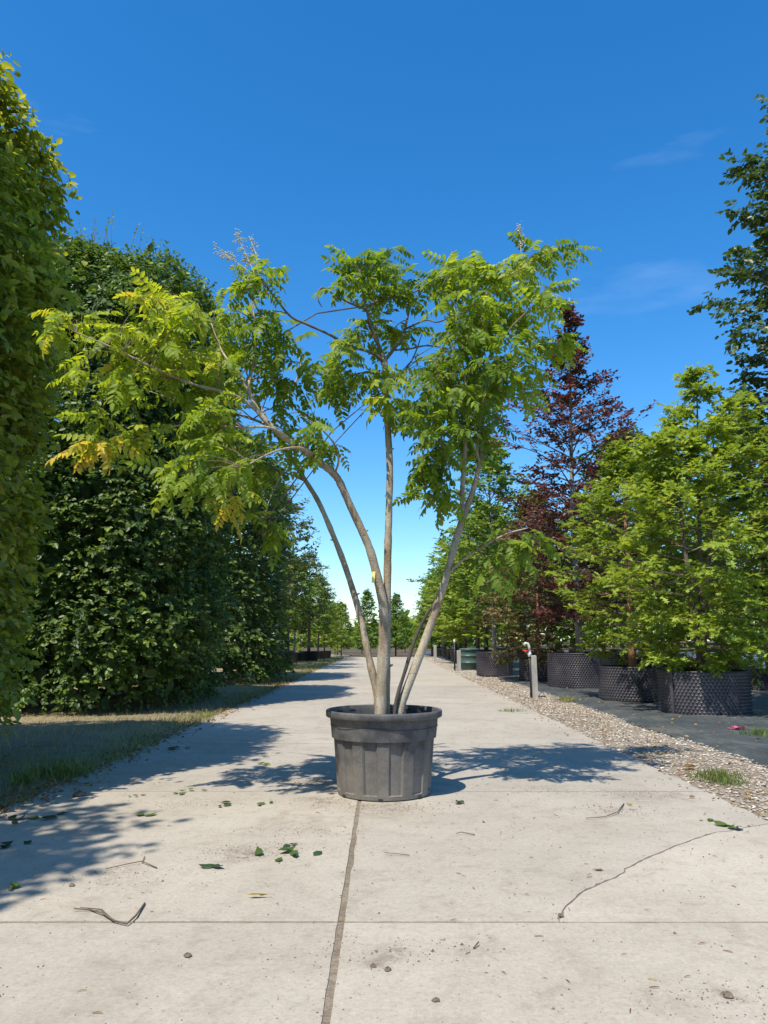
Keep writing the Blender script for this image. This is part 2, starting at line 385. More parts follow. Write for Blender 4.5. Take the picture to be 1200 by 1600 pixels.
def pot_mat():
    m, nt, b = new_mat('worn_grey_plastic')
    tc = nt.nodes.new('ShaderNodeTexCoord'); P = tc.outputs['Object']
    sp = nt.nodes.new('ShaderNodeSeparateXYZ'); nt.links.new(P, sp.inputs[0])
    n1 = noise(nt, 5, 6, .7, P); n2 = noise(nt, 160, 3, .7, P)
    r = ramp(nt, [(.3, (.048, .049, .053)), (.7, (.108, .107, .106))]); nt.links.new(n1.outputs[0], r.inputs[0])
    # splashed earth, most of it near the foot of the pot
    mr = nt.nodes.new('ShaderNodeMapRange'); mr.inputs[1].default_value = .02; mr.inputs[2].default_value = .40; mr.inputs[3].default_value = .55; mr.inputs[4].default_value = -.10
    nt.links.new(sp.outputs[2], mr.inputs[0])
    ad = nt.nodes.new('ShaderNodeMath'); ad.operation = 'MULTIPLY_ADD'; nt.links.new(n1.outputs[0], ad.inputs[0]); ad.inputs[1].default_value = 1.3; ad.inputs[2].default_value = -.42
    mu = nt.nodes.new('ShaderNodeMath'); mu.operation = 'ADD'; mu.use_clamp = True; nt.links.new(mr.outputs[0], mu.inputs[0]); nt.links.new(ad.outputs[0], mu.inputs[1])
    m2 = nt.nodes.new('ShaderNodeMath'); m2.operation = 'MULTIPLY'; m2.use_clamp = True; nt.links.new(mu.outputs[0], m2.inputs[0]); m2.inputs[1].default_value = .8
    c = mixc(nt, r.outputs[0], (.26, .225, .18), m2.outputs[0])
    r2 = ramp(nt, [(.3, (.65, .65, .65)), (.55, (1, 1, 1)), (.8, (1.5, 1.47, 1.4))]); nt.links.new(n2.outputs[0], r2.inputs[0])
    c = mixc(nt, c, r2.outputs[0], .8, 'MULTIPLY')
    nt.links.new(c, b.inputs['Base Color']); b.inputs['Roughness'].default_value = .62; b.inputs['Specular IOR Level'].default_value = .35
    bump(nt, b, n2.outputs[0], .2, .003)
    return m
M['pot'] = pot_mat()

# ------------------------------------------------------------------ the setting
ROAD_L, ROAD_R, JOINT_X = -2.50, 2.36, -0.17
ROAD_END = 52.0
g = MB().add([(-400, -60, -.06), (400, -60, -.06), (400, 900, -.06), (-400, 900, -.06)], [(0, 1, 2, 3)]).build('ground', M['soil'])
tag(g, 'brown soil ground of the tree nursery', 'ground', kind='structure')

road = MB().add([(ROAD_L + .01, -6, -.004), (ROAD_R - .01, -6, -.004), (ROAD_R - .01, ROAD_END, -.004), (ROAD_L + .01, ROAD_END, -.004)], [(0, 1, 2, 3)]).build('concrete_road', M['joint'])
tag(road, 'pale concrete slab road running straight between the trees', 'road', kind='structure')
GAP = .015
rj = random.Random(3)
def jag(p, q, n, amp, ends=True):
    out = []
    for i in range(n):
        t = i / n; d = 0 if i == 0 else rj.gauss(0, amp)
        dx, dy = q[0] - p[0], q[1] - p[1]; l = math.hypot(dx, dy)
        out.append((p[0] + dx * t - dy / l * d, p[1] + dy * t + dx / l * d))
    return out
def slab_poly(x0, x1, y0, y1, outer_left=False, outer_right=False):
    near = y0 < 12
    n = 30 if near else 5
    p = []
    p += jag((x0, y0), (x1, y0), n, .002); p += jag((x1, y0), (x1, y1), n, .012 if outer_right else .001)
    p += jag((x1, y1), (x0, y1), n, .0015); p += jag((x0, y1), (x0, y0), n, .012 if outer_left else .001)
    return p
Y0 = on_ground(600, 1441).y; STEP = on_ground(900, 1237).y - Y0
ys = [Y0 - 3 * STEP + i * STEP for i in range(0, 22)]
for i in range(len(ys) - 1):
    for side in (0, 1):
        x0, x1 = (ROAD_L, JOINT_X - .014) if side == 0 else (JOINT_X + .014, ROAD_R)
        a, b = ys[i] + .009, ys[i + 1] - .009
        dz = rj.uniform(-.001, .001)
        if side == 1 and abs(ys[i] - Y0) < .01:      # the cracked slab is two pieces
            cp = [on_ground(x, y) for x, y in ((875, 1441), (880, 1422), (905, 1397), (935, 1381), (962, 1371), (985, 1354), (1005, 1343), (1040, 1328), (1075, 1315), (1105, 1304))]
            crack = [(p.x, p.y) for p in cp]; crack[0] = (crack[0][0], a)
            fine = []
            for q, r_ in zip(crack[:-1], crack[1:]): fine += jag(q, r_, 4, .006)
            fine += jag(crack[-1], (x1, crack[-1][1] + .28), 6, .008); fine.append((x1, crack[-1][1] + .28))
            wv = lambda k: .0014 + .0045 * abs(math.sin(k * 1.7)) ** 4
            A = [(px - wv(k), py + wv(k + 2)) for k, (px, py) in enumerate(fine)]; A[0] = (A[0][0], a); A[-1] = (x1, A[-1][1])
            Bq = [(px + wv(k), py - wv(k + 2)) for k, (px, py) in enumerate(fine)]; Bq[0] = (Bq[0][0], a); Bq[-1] = (x1, Bq[-1][1])
            p1 = jag((x0, a), A[0], 14, .0015) + A + jag((x1, A[-1][1] + .05), (x1, b), 8, .012) + jag((x1, b), (x0, b), 22, .0015) + jag((x0, b), (x0, a), 20, .003)
            p2 = jag((Bq[0][0], a), (x1, a), 10, .0015) + jag((x1, a), (x1, Bq[-1][1]), 8, .01) + list(reversed(Bq))
            o = MB().prism(p1, -.05, 0).build('slab', M['concrete'], road)
            o = MB().prism(p2, -.05, -.0015).build('slab', M['concrete'], road)
            continue
        MB().prism(slab_poly(x0, x1, a, b, side == 0, side == 1), -.05, dz).build('slab', M['concrete'], road)

def sheet(name, x0, x1, y0, y1, nx, ny, zf, mat):
    xs = np.linspace(x0, x1, nx); yy = np.linspace(0, 1, ny) ** 1.6 * (y1 - y0) + y0
    X, Y = np.meshgrid(xs, yy); Z = zf(X, Y)
    V = np.stack([X, Y, Z], -1).reshape(-1, 3)
    F = [(j * nx + i, j * nx + i + 1, (j + 1) * nx + i + 1, (j + 1) * nx + i) for j in range(ny - 1) for i in range(nx - 1)]
    me = bpy.data.meshes.new(name); me.from_pydata(V.tolist(), [], F); me.polygons.foreach_set('use_smooth', [True] * len(F)); me.materials.append(mat)
    o = bpy.data.objects.new(name, me); COL.objects.link(o); return o
nzA, nzB, nzC = Noise3(1, 1.2), Noise3(2, 5.0), Noise3(3, .35)
def z3(X, Y): return np.stack([X, Y, np.zeros_like(X)], -1)
FAB_X = 3.42
o = sheet('gravel_strip', ROAD_R - .03, FAB_X + .25, -4, 60, 16, 160, lambda X, Y: -.022 + .012 * nzA(z3(X, Y)) + .006 * nzB(z3(X, Y)) - .03 * np.clip((X - FAB_X) / .25, 0, 1), M['gravel_bed'])
tag(o, 'pale gravel and chip strip beside the concrete road', 'gravel strip', kind='structure')
def fab_z(X, Y):
    P = z3(X, Y); edge = np.clip(1 - (X - FAB_X) / .5, 0, 1)
    return .016 + .022 * nzA(P) + .016 * nzB(P) + .018 * edge * (nzB(P * .7) * .5 + .5) + .02 * np.maximum(0, Noise3(9, 2.2)(P * np.array([.4, 1.6, 1])) - .6)
o = sheet('weed_fabric', FAB_X, 30, -4, 75, 110, 200, fab_z, M['fabric'])
V = np.empty(len(o.data.vertices) * 3, np.float32); o.data.vertices.foreach_get('co', V); V = V.reshape(-1, 3)
e = V[:, 0] < FAB_X + .01; V[e, 0] += .07 * nzA(V[e] * 1.3) ; V[e, 2] = -.02; o.data.vertices.foreach_set('co', V.ravel())
tag(o, 'dark woven weed fabric laid under the black pots', 'weed fabric', kind='structure')
o = sheet('verge', -7.5, ROAD_L + .03, -4, 60, 40, 160, lambda X, Y: -.02 + .02 * nzA(z3(X, Y)) + .008 * nzB(z3(X, Y)) + .03 * np.clip((ROAD_L - .2 - X) / .5, 0, 1), M['turf'])
tag(o, 'verge of soil and dry turf under the tall hedges', 'verge', kind='structure')

# gravel stones (real stones, uncountable)
def stones(n, x0, x1, ypow, ymin, ymax, smin, smax, zf):
    rng = np.random.default_rng(5)
    t = np.array([(1, 0, 0), (0, 1, 0), (-1, 0, 0), (0, -1, 0), (.6, .6, .55), (-.6, .55, .6), (-.55, -.6, .5), (.6, -.55, .6), (0, 0, -.6)], float)
    F = [(4, 5, 6, 7), (0, 1, 5, 4)[0:3] + (4,), (1, 2, 6, 5), (2, 3, 7, 6), (3, 0, 4, 7)]
    F[1] = (0, 1, 5, 4)
    X = np.where(rng.random(n) < .88, rng.uniform(x0, x1, n), x0 - np.abs(rng.normal(0, .05, n))); Y = ymin + (ymax - ymin) * rng.random(n) ** ypow
    s = rng.uniform(smin, smax, n) * (1 + (Y - ymin) / 40)
    a = rng.uniform(0, 6.28, n); ca, sa = np.cos(a), np.sin(a)
    el = rng.uniform(.45, 1, n); hz = rng.uniform(.25, .7, n)
    T = t[None] * (1 + rng.normal(0, .16, (n, len(t), 3)))
    T = T * np.stack([np.ones(n), el, hz], -1)[:, None, :]
    Vx = T[..., 0] * ca[:, None] - T[..., 1] * sa[:, None]; Vy = T[..., 0] * sa[:, None] + T[..., 1] * ca[:, None]
    tilt = rng.normal(0, .3, n); Vz = T[..., 2] + tilt[:, None] * Vx * .6
    V = np.stack([Vx, Vy, Vz], -1) * s[:, None, None] + np.stack([X, Y, zf(X, Y)], -1)[:, None, :]
    return V.reshape(-1, 3), F, n, len(t), np.repeat(np.clip(rng.normal(.5, .25, n), 0, 1), len(t))
V, F, n, k, v = stones(25000, ROAD_R - .02, FAB_X + .04, 1.9, 3.2, 50, .005, .018, lambda X, Y: -.015 + .012 * nzA(z3(X, Y)) + .006 * nzB(z3(X, Y)))
o = bpy.data.objects.new('gravel', np_mesh('gravel', V, F, n, k, M['stone'], v)); COL.objects.link(o)
tag(o, 'loose pale stones and chips lying along the road edge', 'gravel', kind='stuff')

# grass of the verge
def grass(name, n, xf, ymin, ymax, ypow, h0, h1, seed, vmean, mask=None, zoff=0.0):
    rng = np.random.default_rng(seed)
    Y = ymin + (ymax - ymin) * rng.random(n) ** ypow; X = xf(rng, n)
    P = z3(X, Y)
    if mask is not None:
        kp = mask(P) + rng.normal(0, .25, n) > 0; P = P[kp]
    n = len(P); P[:, 2] = zoff - .01 + .02 * nzA(P)
    h = rng.uniform(h0, h1, n) * (1 + P[:, 1] / 50)
    D = np.stack([rng.normal(0, .45, n), rng.normal(0, .45, n), np.ones(n)], -1)
    N = rng.normal(0, 1, (n, 3)); N[:, 2] *= .2
    T = (np.array([(-.045, 0, 0), (.045, 0, 0), (.03, .55, -.06), (-.03, .55, -.06), (0, 1, -.3)], float), [(0, 1, 2, 3), (3, 2, 4)])
    v = np.clip(rng.normal(vmean, .22, n), 0, 1)
    me = leaf_mesh(name, P, D, N, h, v, T, M['grass'])
    o = bpy.data.objects.new(name, me); COL.objects.link(o); return o
nzG = Noise3(21, 1.5)
o = grass('grass', 19000, lambda r, n: ROAD_L + .10 - np.abs(r.normal(0, .75, n)), 4.2, 50, 1.7, .02, .085, 31, .45, lambda P: nzG(P) - .05 - .35 * (P[:, 0] < -3.6))
tag(o, 'short green grass along the left edge of the road', 'grass', kind='stuff')
o = grass('dry_grass', 36000, lambda r, n: r.uniform(-5.2, ROAD_L + .03, n), 4.0, 40, 1.6, .02, .07, 32, .86)
tag(o, 'dry straw-coloured thatch under the hedges', 'dry grass', kind='stuff')

# ------------------------------------------------------------------ tall clipped hedge trees on the left
def hedge(name, cx, cy, hx, hy, H, zb, n_sh, size, mat, seed, label, top_in=.8, top_z=.8, ex=4.0, per=7, singles=0, tmpl=OVATE, vm=.45, lump=.2):
    rng = np.random.default_rng(seed)
    root = empty(name, (cx, cy, 0), label, 'hedge tree', 'tall clipped trees along the left verge')
    # trunk and limbs
    mb = MB()
    mb.tube([(0, 0, -.1), (.05, .03, H * .3), (0, 0, H * .6), (.03, -.04, H * .93)], [.13, .11, .07, .02], 10)
    trunk = mb.build('trunk', M['bark_brown'], root, True)
    mb = MB()
    for i in range(70):
        z = zb + .1 + (H * .92 - zb) * i / 70; a = i * 2.4
        r = .82 * min(hx / max(abs(math.cos(a)), .35), hy / max(abs(math.sin(a)), .35))
        k = 1 if z < H * top_z else 1 - .5 * (z - H * top_z) / (H * (1 - top_z))
        mb.tube([(0, 0, z - .2), (math.cos(a) * r * .5 * k, math.sin(a) * r * .5 * k, z), (math.cos(a) * r * k, math.sin(a) * r * k, z + .3)], [.035, .022, .006], 5)
    mb.build('limbs', M['bark_brown'], root, True)
    # shoots: on the clipped shell and through its outer half metre
    nz1, nz2 = Noise3(seed + 100, 1.5), Noise3(seed + 200, 4.5)
    th = rng.uniform(0, 2 * math.pi, n_sh); z = rng.uniform(0, 1, n_sh)
    topk = rng.random(n_sh) < (hx * hy * 2.2) / ((hx + hy) * 2 * H)
    c, s = np.cos(th), np.sin(th)
    rs = (np.abs(c) ** ex + np.abs(s) ** ex) ** (-1 / ex)
    X, Y = c * rs * hx, s * rs * hy
    Z = zb + (H - zb) * z
    nx, ny = np.sign(c) * np.abs(c * rs) ** (ex - 1) / hx, np.sign(s) * np.abs(s * rs) ** (ex - 1) / hy
    O = unit(np.stack([nx, ny, np.zeros(n_sh)], -1))
    t = np.clip((Z / H - top_z) / (1 - top_z), 0, 1)
    sc = 1 - (top_in / max(hx, hy)) * t ** 1.8
    bt = np.clip((zb + .9 - Z) / .9, 0, 1); sc *= 1 - .10 * bt ** 1.5
    X *= sc; Y *= sc
    O[:, 2] += 1.2 * t ** 2 - .3 * bt; O = unit(O)
    rr = np.sqrt(rng.random(n_sh)); kk = 1 - top_in / max(hx, hy)
    X = np.where(topk, c * rs * hx * kk * rr, X); Y = np.where(topk, s * rs * hy * kk * rr, Y)
    Z = np.where(topk, H - .25 * rr ** 3, Z); O[topk] = (0, 0, 1)
    P = np.stack([X, Y, Z], -1)
    W = P + np.array([cx, cy, 0])
    depth = rng.exponential(.16, n_sh)
    off = lump * nz1(W) + .10 * nz2(W) - np.minimum(depth, .6)
    P = P + O * off[:, None]
    keep = (nz2(W * .8) + nz1(W) * .6 > -.85) | (rng.random(n_sh) < .35)
    P, O = P[keep], O[keep]; m = len(P)
    D = O + rng.normal(0, .5, (m, 3)); D[:, 2] += .15
    ln = rng.uniform(.12, .30, m) * size / .09
    p, d, nn, L = sprays(rng, P, D, ln, per, size, .55, .32, .33)
    nn += np.repeat(O, per, 0) * .35
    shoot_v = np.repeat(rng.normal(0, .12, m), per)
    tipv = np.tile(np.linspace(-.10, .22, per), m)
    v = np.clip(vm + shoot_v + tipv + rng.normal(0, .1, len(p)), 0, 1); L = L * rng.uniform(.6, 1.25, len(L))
    # free young shoots standing up from the top
    ns = 60
    a = rng.uniform(0, 6.28, ns); q = np.sqrt(rng.random(ns)) * kk
    bp = np.stack([np.cos(a) * hx * q, np.sin(a) * hy * q, np.full(ns, H - .05)], -1)
    bd = np.stack([rng.normal(0, .25, ns), rng.normal(0, .25, ns), np.ones(ns)], -1); bl = rng.uniform(.25, .7, ns)
    p2, d2, n2, L2 = sprays(rng, bp, bd, bl, 9, size * .65, .4, .1, .4)
    p, d, nn, L = np.vstack([p, p2]), np.vstack([d, d2]), np.vstack([nn, n2]), np.concatenate([L, L2]); v = np.concatenate([v, np.clip(rng.normal(.85, .12, len(p2)), 0, 1)])
    mb = MB()
    for i in range(ns): mb.tube([bp[i], bp[i] + unit(bd[i]) * bl[i]], [.006, .002], 4, False)
    tag(mb.build('shoots', M['bark_twig'], root), kind='stuff')
    # stray shoots that have escaped the last clipping
    ns2 = 420; ii = rng.integers(0, m, ns2)
    p4, d4, n4, L4 = sprays(rng, P[ii], O[ii] + rng.normal(0, .5, (ns2, 3)) + np.array([0, 0, .3]), rng.uniform(.25, .55, ns2), 9, size * .85, .5, .3, .4)
    p, d, nn, L = np.vstack([p, p4]), np.vstack([d, d4]), np.vstack([nn, n4]), np.concatenate([L, L4]); v = np.concatenate([v, np.clip(rng.normal(vm + .28, .12, len(p4)), 0, 1)])
    # larger, darker leaves added behind the clipped face to block light
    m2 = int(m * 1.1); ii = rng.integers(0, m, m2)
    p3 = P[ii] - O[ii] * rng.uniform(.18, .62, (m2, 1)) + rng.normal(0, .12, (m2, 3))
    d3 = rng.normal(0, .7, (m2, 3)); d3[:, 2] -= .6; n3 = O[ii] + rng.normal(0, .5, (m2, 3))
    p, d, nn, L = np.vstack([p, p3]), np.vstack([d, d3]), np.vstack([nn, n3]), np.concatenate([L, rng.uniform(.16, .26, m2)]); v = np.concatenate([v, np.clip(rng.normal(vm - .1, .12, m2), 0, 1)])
    if singles:
        Wp = p + np.array([cx, cy, 0]); cpos = np.array([0, 0, CAM_H]); q = Wp - cpos
        zc = q[:, 1] * math.cos(PITCH) + q[:, 2] * math.sin(PITCH)
        inx = (np.abs(q[:, 0]) < zc * .495) & (zc > 1)
        outw = p[:, 0] / hx
        score = zc * 1.0 - outw * 6 + np.where(inx, 0, 100)
        idx = np.argsort(score)[:singles]; ms = np.zeros(len(p), bool); ms[idx] = True
        leaf_singles(p[ms], d[ms], nn[ms], L[ms], v[ms], tmpl, mat, root)
        p, d, nn, L, v = p[~ms], d[~ms], nn[~ms], L[~ms], v[~ms]
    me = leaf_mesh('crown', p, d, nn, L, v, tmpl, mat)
    o = bpy.data.objects.new('crown', me); link(o, root); tag(o, kind='stuff')
    return root
hedge('hedge_tree', -5.55, .3, 1.9, 1.9, 6.7, .35, 4800, .16, M['leaf_hedge'], 10, 'clipped hornbeam out of frame casting the nearest shadow on the road', .5, .85, per=6)
hedge('hedge_tree', -5.15, 5.95, 2.0, 1.6, 6.45, .42, 12000, .105, M['leaf_hedge'], 11, 'tall yellow-green clipped hornbeam filling the left edge of the photo', .75, .86, singles=300, vm=.55, lump=.28)
hedge('hedge_tree', -5.15, 13.7, 2.1, 2.3, 8.0, .12, 15000, .092, M['leaf_dark'], 12, 'dark green clipped tree, second from the left edge, behind the drooping branches', 1.0, .78, ex=3.2, singles=300, vm=.42, lump=.28)
hedge('hedge_tree', -5.2, 21.6, 2.1, 2.4, 6.9, .15, 5000, .145, M['leaf_dark'], 13, 'darkest and farthest clipped tree of the left row, beside the grass edge', .9, .8, per=6, vm=.36)

# ------------------------------------------------------------------ generic tree
def tree_parts(root, seed, H, tr, cb, prof, nb, lift, leaf, mat, barkm, clear=True, sec=5, per=8, lsize=.1, tmpl=OVATE, sp=.4, flat=.65, droop=.2, vm=.5, lean=(0, 0), top=.0, inner=.3, singles=0, jit=.3, leaders=1, rvar=(.68, 1.12), upow=1.0):
    rng = np.random.default_rng(seed); rp = random.Random(seed)
    mbt, mbl = MB(), MB(); SB, SD, SL = [], [], []
    for ld in range(leaders):
        wob = [rp.uniform(-.05, .05) for _ in range(8)]
        la = ld * 2.6 + rp.uniform(0, 1); lk = 0 if leaders == 1 else .45
        hh = H * (1 if ld == 0 else rp.uniform(.75, .95))
        tpt = lambda t: Vector((lean[0] * t + .06 * H / 6 * math.sin(3 * t + wob[0] * 40) * t + lk * math.cos(la) * t, lean[1] * t + .05 * H / 6 * math.sin(4 * t + wob[1] * 40) * t + lk * math.sin(la) * t, -.05 + t * hh))
        mbt.tube([tpt(i / 9) for i in range(10)], [tr * (1 - .93 * (i / 9) ** 1.0) + .004 for i in range(10)], 9)
        nbl = nb // leaders
        for i in range(nbl):
            u = ((i + rp.uniform(.1, .9)) / nbl); u = u if upow == 1.0 else u ** (1 / upow) if upow > 1 else 1 - (1 - u) ** upow; h = cb + (1 - cb) * .985 * u
            az = i * 2.399 + rp.uniform(-.4, .4) + ld; rad = prof(u) * rp.uniform(*rvar)
            b0 = tpt(h); dirv = Vector((math.cos(az), math.sin(az), 0)); lf = lift(u)
            if leaders > 1: rad *= .85
            p1 = b0 + dirv * rad * .5 + Vector((0, 0, rad * lf * .55)); p2 = b0 + dirv * rad + Vector((rp.uniform(-.1, .1), rp.uniform(-.1, .1), rad * lf * rp.uniform(.75, 1.0)))
            r0 = max(.006, tr * .38 * (1 - h) + .006)
            mbl.tube([b0, p1, p2], [r0, r0 * .6, .003], 5, False)
            for k in range(sec):
                t = inner + (1 - inner) * (k + rp.random()) / sec
                q = (b0.lerp(p1, t / .5) if t < .5 else p1.lerp(p2, (t - .5) / .5))
                dd = (p2 - b0).normalized(); sd = Vector((-dirv.y, dirv.x, 0)) * (1 if k % 2 else -1)
                dv = (dd * rp.uniform(.4, 1) + sd * rp.uniform(.2, 1.0) + Vector((0, 0, rp.uniform(-.15, .35)))).normalized()
                l = rad * sp * rp.uniform(.5, 1.1) * (1.2 - .6 * t) + .08
                SB.append(q); SD.append(dv); SL.append(l)
                if l > .25 and clear: mbl.tube([q, q + dv * l], [.006, .002], 4, False)
            SB.append(p1.lerp(p2, .35)); SD.append((p2 - p1).normalized()); SL.append((p2 - p1).length * .65)
        if top:
            SB.append(tpt(1 - top)); SD.append(Vector((0, 0, 1))); SL.append(top * hh)
    mbt.build('trunk', barkm, root, True); mbl.build('branches', M['bark_twig'] if barkm is not M['bark_grey'] else M['bark_brown'], root)
    B, D, Ls = np.array(SB), np.array(SD), np.array(SL)
    # several leaf sprays along every twig
    reps = max(1, int(round(leaf / (len(B) * per))))
    B = np.repeat(B, reps, 0); D = np.repeat(D, reps, 0); Ls = np.repeat(Ls, reps)
    m = len(B); tt = rng.random(m) * .75
    B = B + D * (Ls * tt)[:, None] + rng.normal(0, 1, (m, 3)) * np.array([.05, .05, .035]) * (1 + Ls[:, None])
    D = unit(D) + rng.normal(0, .55, (m, 3)) * np.array([1, 1, .6])
    p, d, nn, L = sprays(rng, B, D, Ls * rng.uniform(.25, .55, m) + lsize * 1.2, per, lsize, flat, droop, jit)
    v = np.clip(vm + np.repeat(rng.normal(0, .13, m), per) + rng.normal(0, .12, len(p)), 0, 1)
    if singles:
        Wp = p + np.array(root.location); zc = Wp[:, 1] + np.where(np.abs(Wp[:, 0]) > Wp[:, 1] * .49, 100, 0)
        idx = np.argsort(zc)[:singles]; ms = np.zeros(len(p), bool); ms[idx] = True
        leaf_singles(p[ms], d[ms], nn[ms], L[ms], v[ms], tmpl, mat, root)
        p, d, nn, L, v = p[~ms], d[~ms], nn[~ms], L[~ms], v[~ms]
    o = bpy.data.objects.new('crown', leaf_mesh('crown', p, d, nn, L, v, tmpl, mat)); link(o, root); tag(o, kind='stuff')
    return root

def egg(r, lo=.35, pk=.3):
    return lambda u: r * (lo + (1 - lo) * min(1, u / pk) if u < pk else max(.08, (1 - ((u - pk) / (1 - pk)) ** 1.5)))
def cone(r): return lambda u: r * max(.07, (1 - u) ** .8 * min(1, .55 + u * 3))
def column(r): return lambda u: r * (min(1, .6 + u * 2) if u < .6 else max(.12, 1 - ((u - .6) / .4) ** 1.3))

# ------------------------------------------------------------------ black pots
def air_pot_mesh(r, h, cell=.058):
    nu = int(2 * math.pi * r / cell); nv = int(h / (cell * .82)); V, F = [], []
    for j in range(nv + 1):
        for i in range(nu):
            a = 2 * math.pi * (i + .5 * (j % 2)) / nu; V.append((r * math.cos(a), r * math.sin(a), h * j / nv))
    for j in range(nv):
        for i in range(nu):
            o0 = j % 2
            a = j * nu + i; b = j * nu + (i + 1) % nu
            if o0 == 0: c_, d_ = (j + 1) * nu + i, (j + 1) * nu + (i - 1) % nu
            else: c_, d_ = (j + 1) * nu + (i + 1) % nu, (j + 1) * nu + i
            # diamond stud between a (low), its two upper neighbours
            th = 2 * math.pi * (i + .5 * o0) / nu
            k = len(V); V.append(((r + .030) * math.cos(th), (r + .030) * math.sin(th), h * (j + .72) / nv))
            F += [(a, c_, k), (c_, d_, k), (d_, a, k), (a, b, c_)]
    return V, F
def air_pot(name, x, y, r, h, label, group='studded black pots standing on the weed fabric'):
    root = empty(name, (x, y, .012), label, 'plant pot', group, rz=x * 3.1)
    V, F = air_pot_mesh(r, h); MB().add(V, F).build('wall', M['air_pot'], root)
    mb = MB(); mb.lathe([(r + .006, h - .02), (r + .012, h + .004), (r - .008, h + .006), (r - .01, h - .06)], 48); mb.build('rim', M['black_plastic'], root, True)
    mb = MB(); mb.lathe([(r - .004, h - .09), (r * .6, h - .05), (r * .2, h - .03), (.01, h - .03)], 32); mb.build('soil', M['soil'], root, True)
    mb = MB(); a = .9; mb.box(((r + .02) * math.cos(a), (r + .02) * math.sin(a), h / 2), (.012, .05, h * .98), a); mb.build('seam', M['air_pot'], root)
    return root
POT = {}
def place_pot(px0, px1, py_base, py_top, label):
    """front foot of the pot and its width, read off the ground"""
    c = (px0 + px1) / 2; f = on_ground(c, py_base); zc = f.y * math.cos(PITCH) - CAM_H * math.sin(PITCH)
    r = (px1 - px0) / 2 / FPX * (zc + .6)
    y = f.y + r; x = (c - 600) / FPX * (y * math.cos(PITCH) - .6 * math.sin(PITCH))
    t = at(c, py_top, f.y); h = t.z - .012
    air_pot('plant_pot', x, y, r, h, label); return x, y, r, h
pa = place_pot(1031, 1165, 1120, 1050, 'wide studded black pot nearest the camera under the lime-green oak')
pb = place_pot(938, 1040, 1097, 1043, 'studded black pot just left of the nearest one, with an orange-brown trunk')
pc = place_pot(857, 957, 1077, 1021, 'tall studded black pot right of the grey tap post, under the copper beech')
pd = place_pot(812, 872, 1065, 1030, 'low studded black pot directly behind the grey tap post')
pe = place_pot(1169, 1235, 1082, 1047, 'studded black pot cut off by the right edge of the photo')
pf = place_pot(745, 800, 1057, 1019, 'ribbed black pot just right of the teal tank')

# ------------------------------------------------------------------ trees standing in the right-hand pots
def potted(name, pos, label, group=None, **k):
    x, y, r, h = pos
    root = empty(name, (x, y, h), label, 'tree', group)
    return tree_parts(root, **k)
potted('oak_tree', pa, 'bushy lime-green oak in the nearest black pot on the right', seed=41, H=5.0, tr=.05, cb=.02, prof=egg(1.8, .62, .34), nb=96, lift=lambda u: -.08 + .75 * u, leaf=13500, mat=M['leaf_oak'], barkm=M['bark_brown'], per=8, lsize=.135, tmpl=OAKT, sp=.36, flat=.75, droop=.16, vm=.58, top=.14, singles=300, leaders=3, rvar=(.6, 1.2))
potted('oak_tree', pb, 'pale green oak with an orange-brown trunk behind the nearest pot', seed=42, H=4.3, tr=.075, cb=.05, prof=egg(1.35, .6, .35), nb=60, lift=lambda u: -.1 + .6 * u, leaf=8500, mat=M['leaf_oak'], barkm=M['bark_orange'], per=8, lsize=.12, tmpl=OAKT, sp=.36, flat=.75, droop=.16, vm=.45, top=.12)
potted('copper_beech', pc, 'tall slender copper beech with dark purple leaves', seed=43, H=9.0, tr=.085, cb=.06, prof=lambda u: 1.85 * min(1, .75 + u * 2) * (1 - .25 * u if u < .55 else max(.10, .8625 * (1 - ((u - .55) / .36) ** .8))) if u < .91 else .17, nb=104, lift=lambda u: .2 + .6 * u, leaf=20000, mat=M['leaf_copper'], barkm=M['bark_grey'], per=9, lsize=.105, sp=.40, flat=.6, droop=.15, vm=.58, top=.1, sec=6, rvar=(.45, 1.15), upow=.74)
potted('bronze_beech', pd, 'bronze-green beech with low branches behind the grey tap post', seed=44, H=4.7, tr=.06, cb=.0, prof=egg(1.65, .8, .3), nb=80, lift=lambda u: -.05 + .5 * u, leaf=16000, mat=M['leaf_bronze'], barkm=M['bark_orange'], per=9, lsize=.10, sp=.36, flat=.7, droop=.15, vm=.5, top=.1)
potted('maple_tree', pe, 'pale green tree at the right edge behind the lime-green oak', seed=45, H=5.6, tr=.07, cb=.12, prof=egg(1.9, .55, .4), nb=70, lift=lambda u: .1 + .5 * u, leaf=11000, mat=M['leaf_oak'], barkm=M['bark_orange'], per=8, lsize=.13, sp=.38, flat=.7, droop=.2, vm=.3, top=.1)
potted('ash_tree', pf, 'tall light green tree just right of the teal tank', seed=46, H=7.0, tr=.07, cb=.14, prof=egg(1.5, .55, .4), nb=80, lift=lambda u: .3 + .5 * u, leaf=12000, mat=M['leaf_green'], barkm=M['bark_grey'], per=8, lsize=.13, sp=.38, flat=.6, droop=.2, vm=.6, top=.1)
# the tall dark tree cut by the right edge
r_ = empty('tall_zelkova', (7.35, 12.8, 0), 'tallest dark green tree cut by the right edge of the photo', 'tree')
tree_parts(r_, seed=51, H=10.1, tr=.12, cb=.16, prof=lambda u: 1.75 * (1 - .45 * u) * min(1, .6 + 2 * u), nb=90, lift=lambda u: .12 + .3 * u, leaf=19000, mat=M['leaf_deep'], barkm=M['bark_orange'], per=8, lsize=.13, sp=.34, flat=.5, droop=.28, vm=.45, top=.08, sec=5)

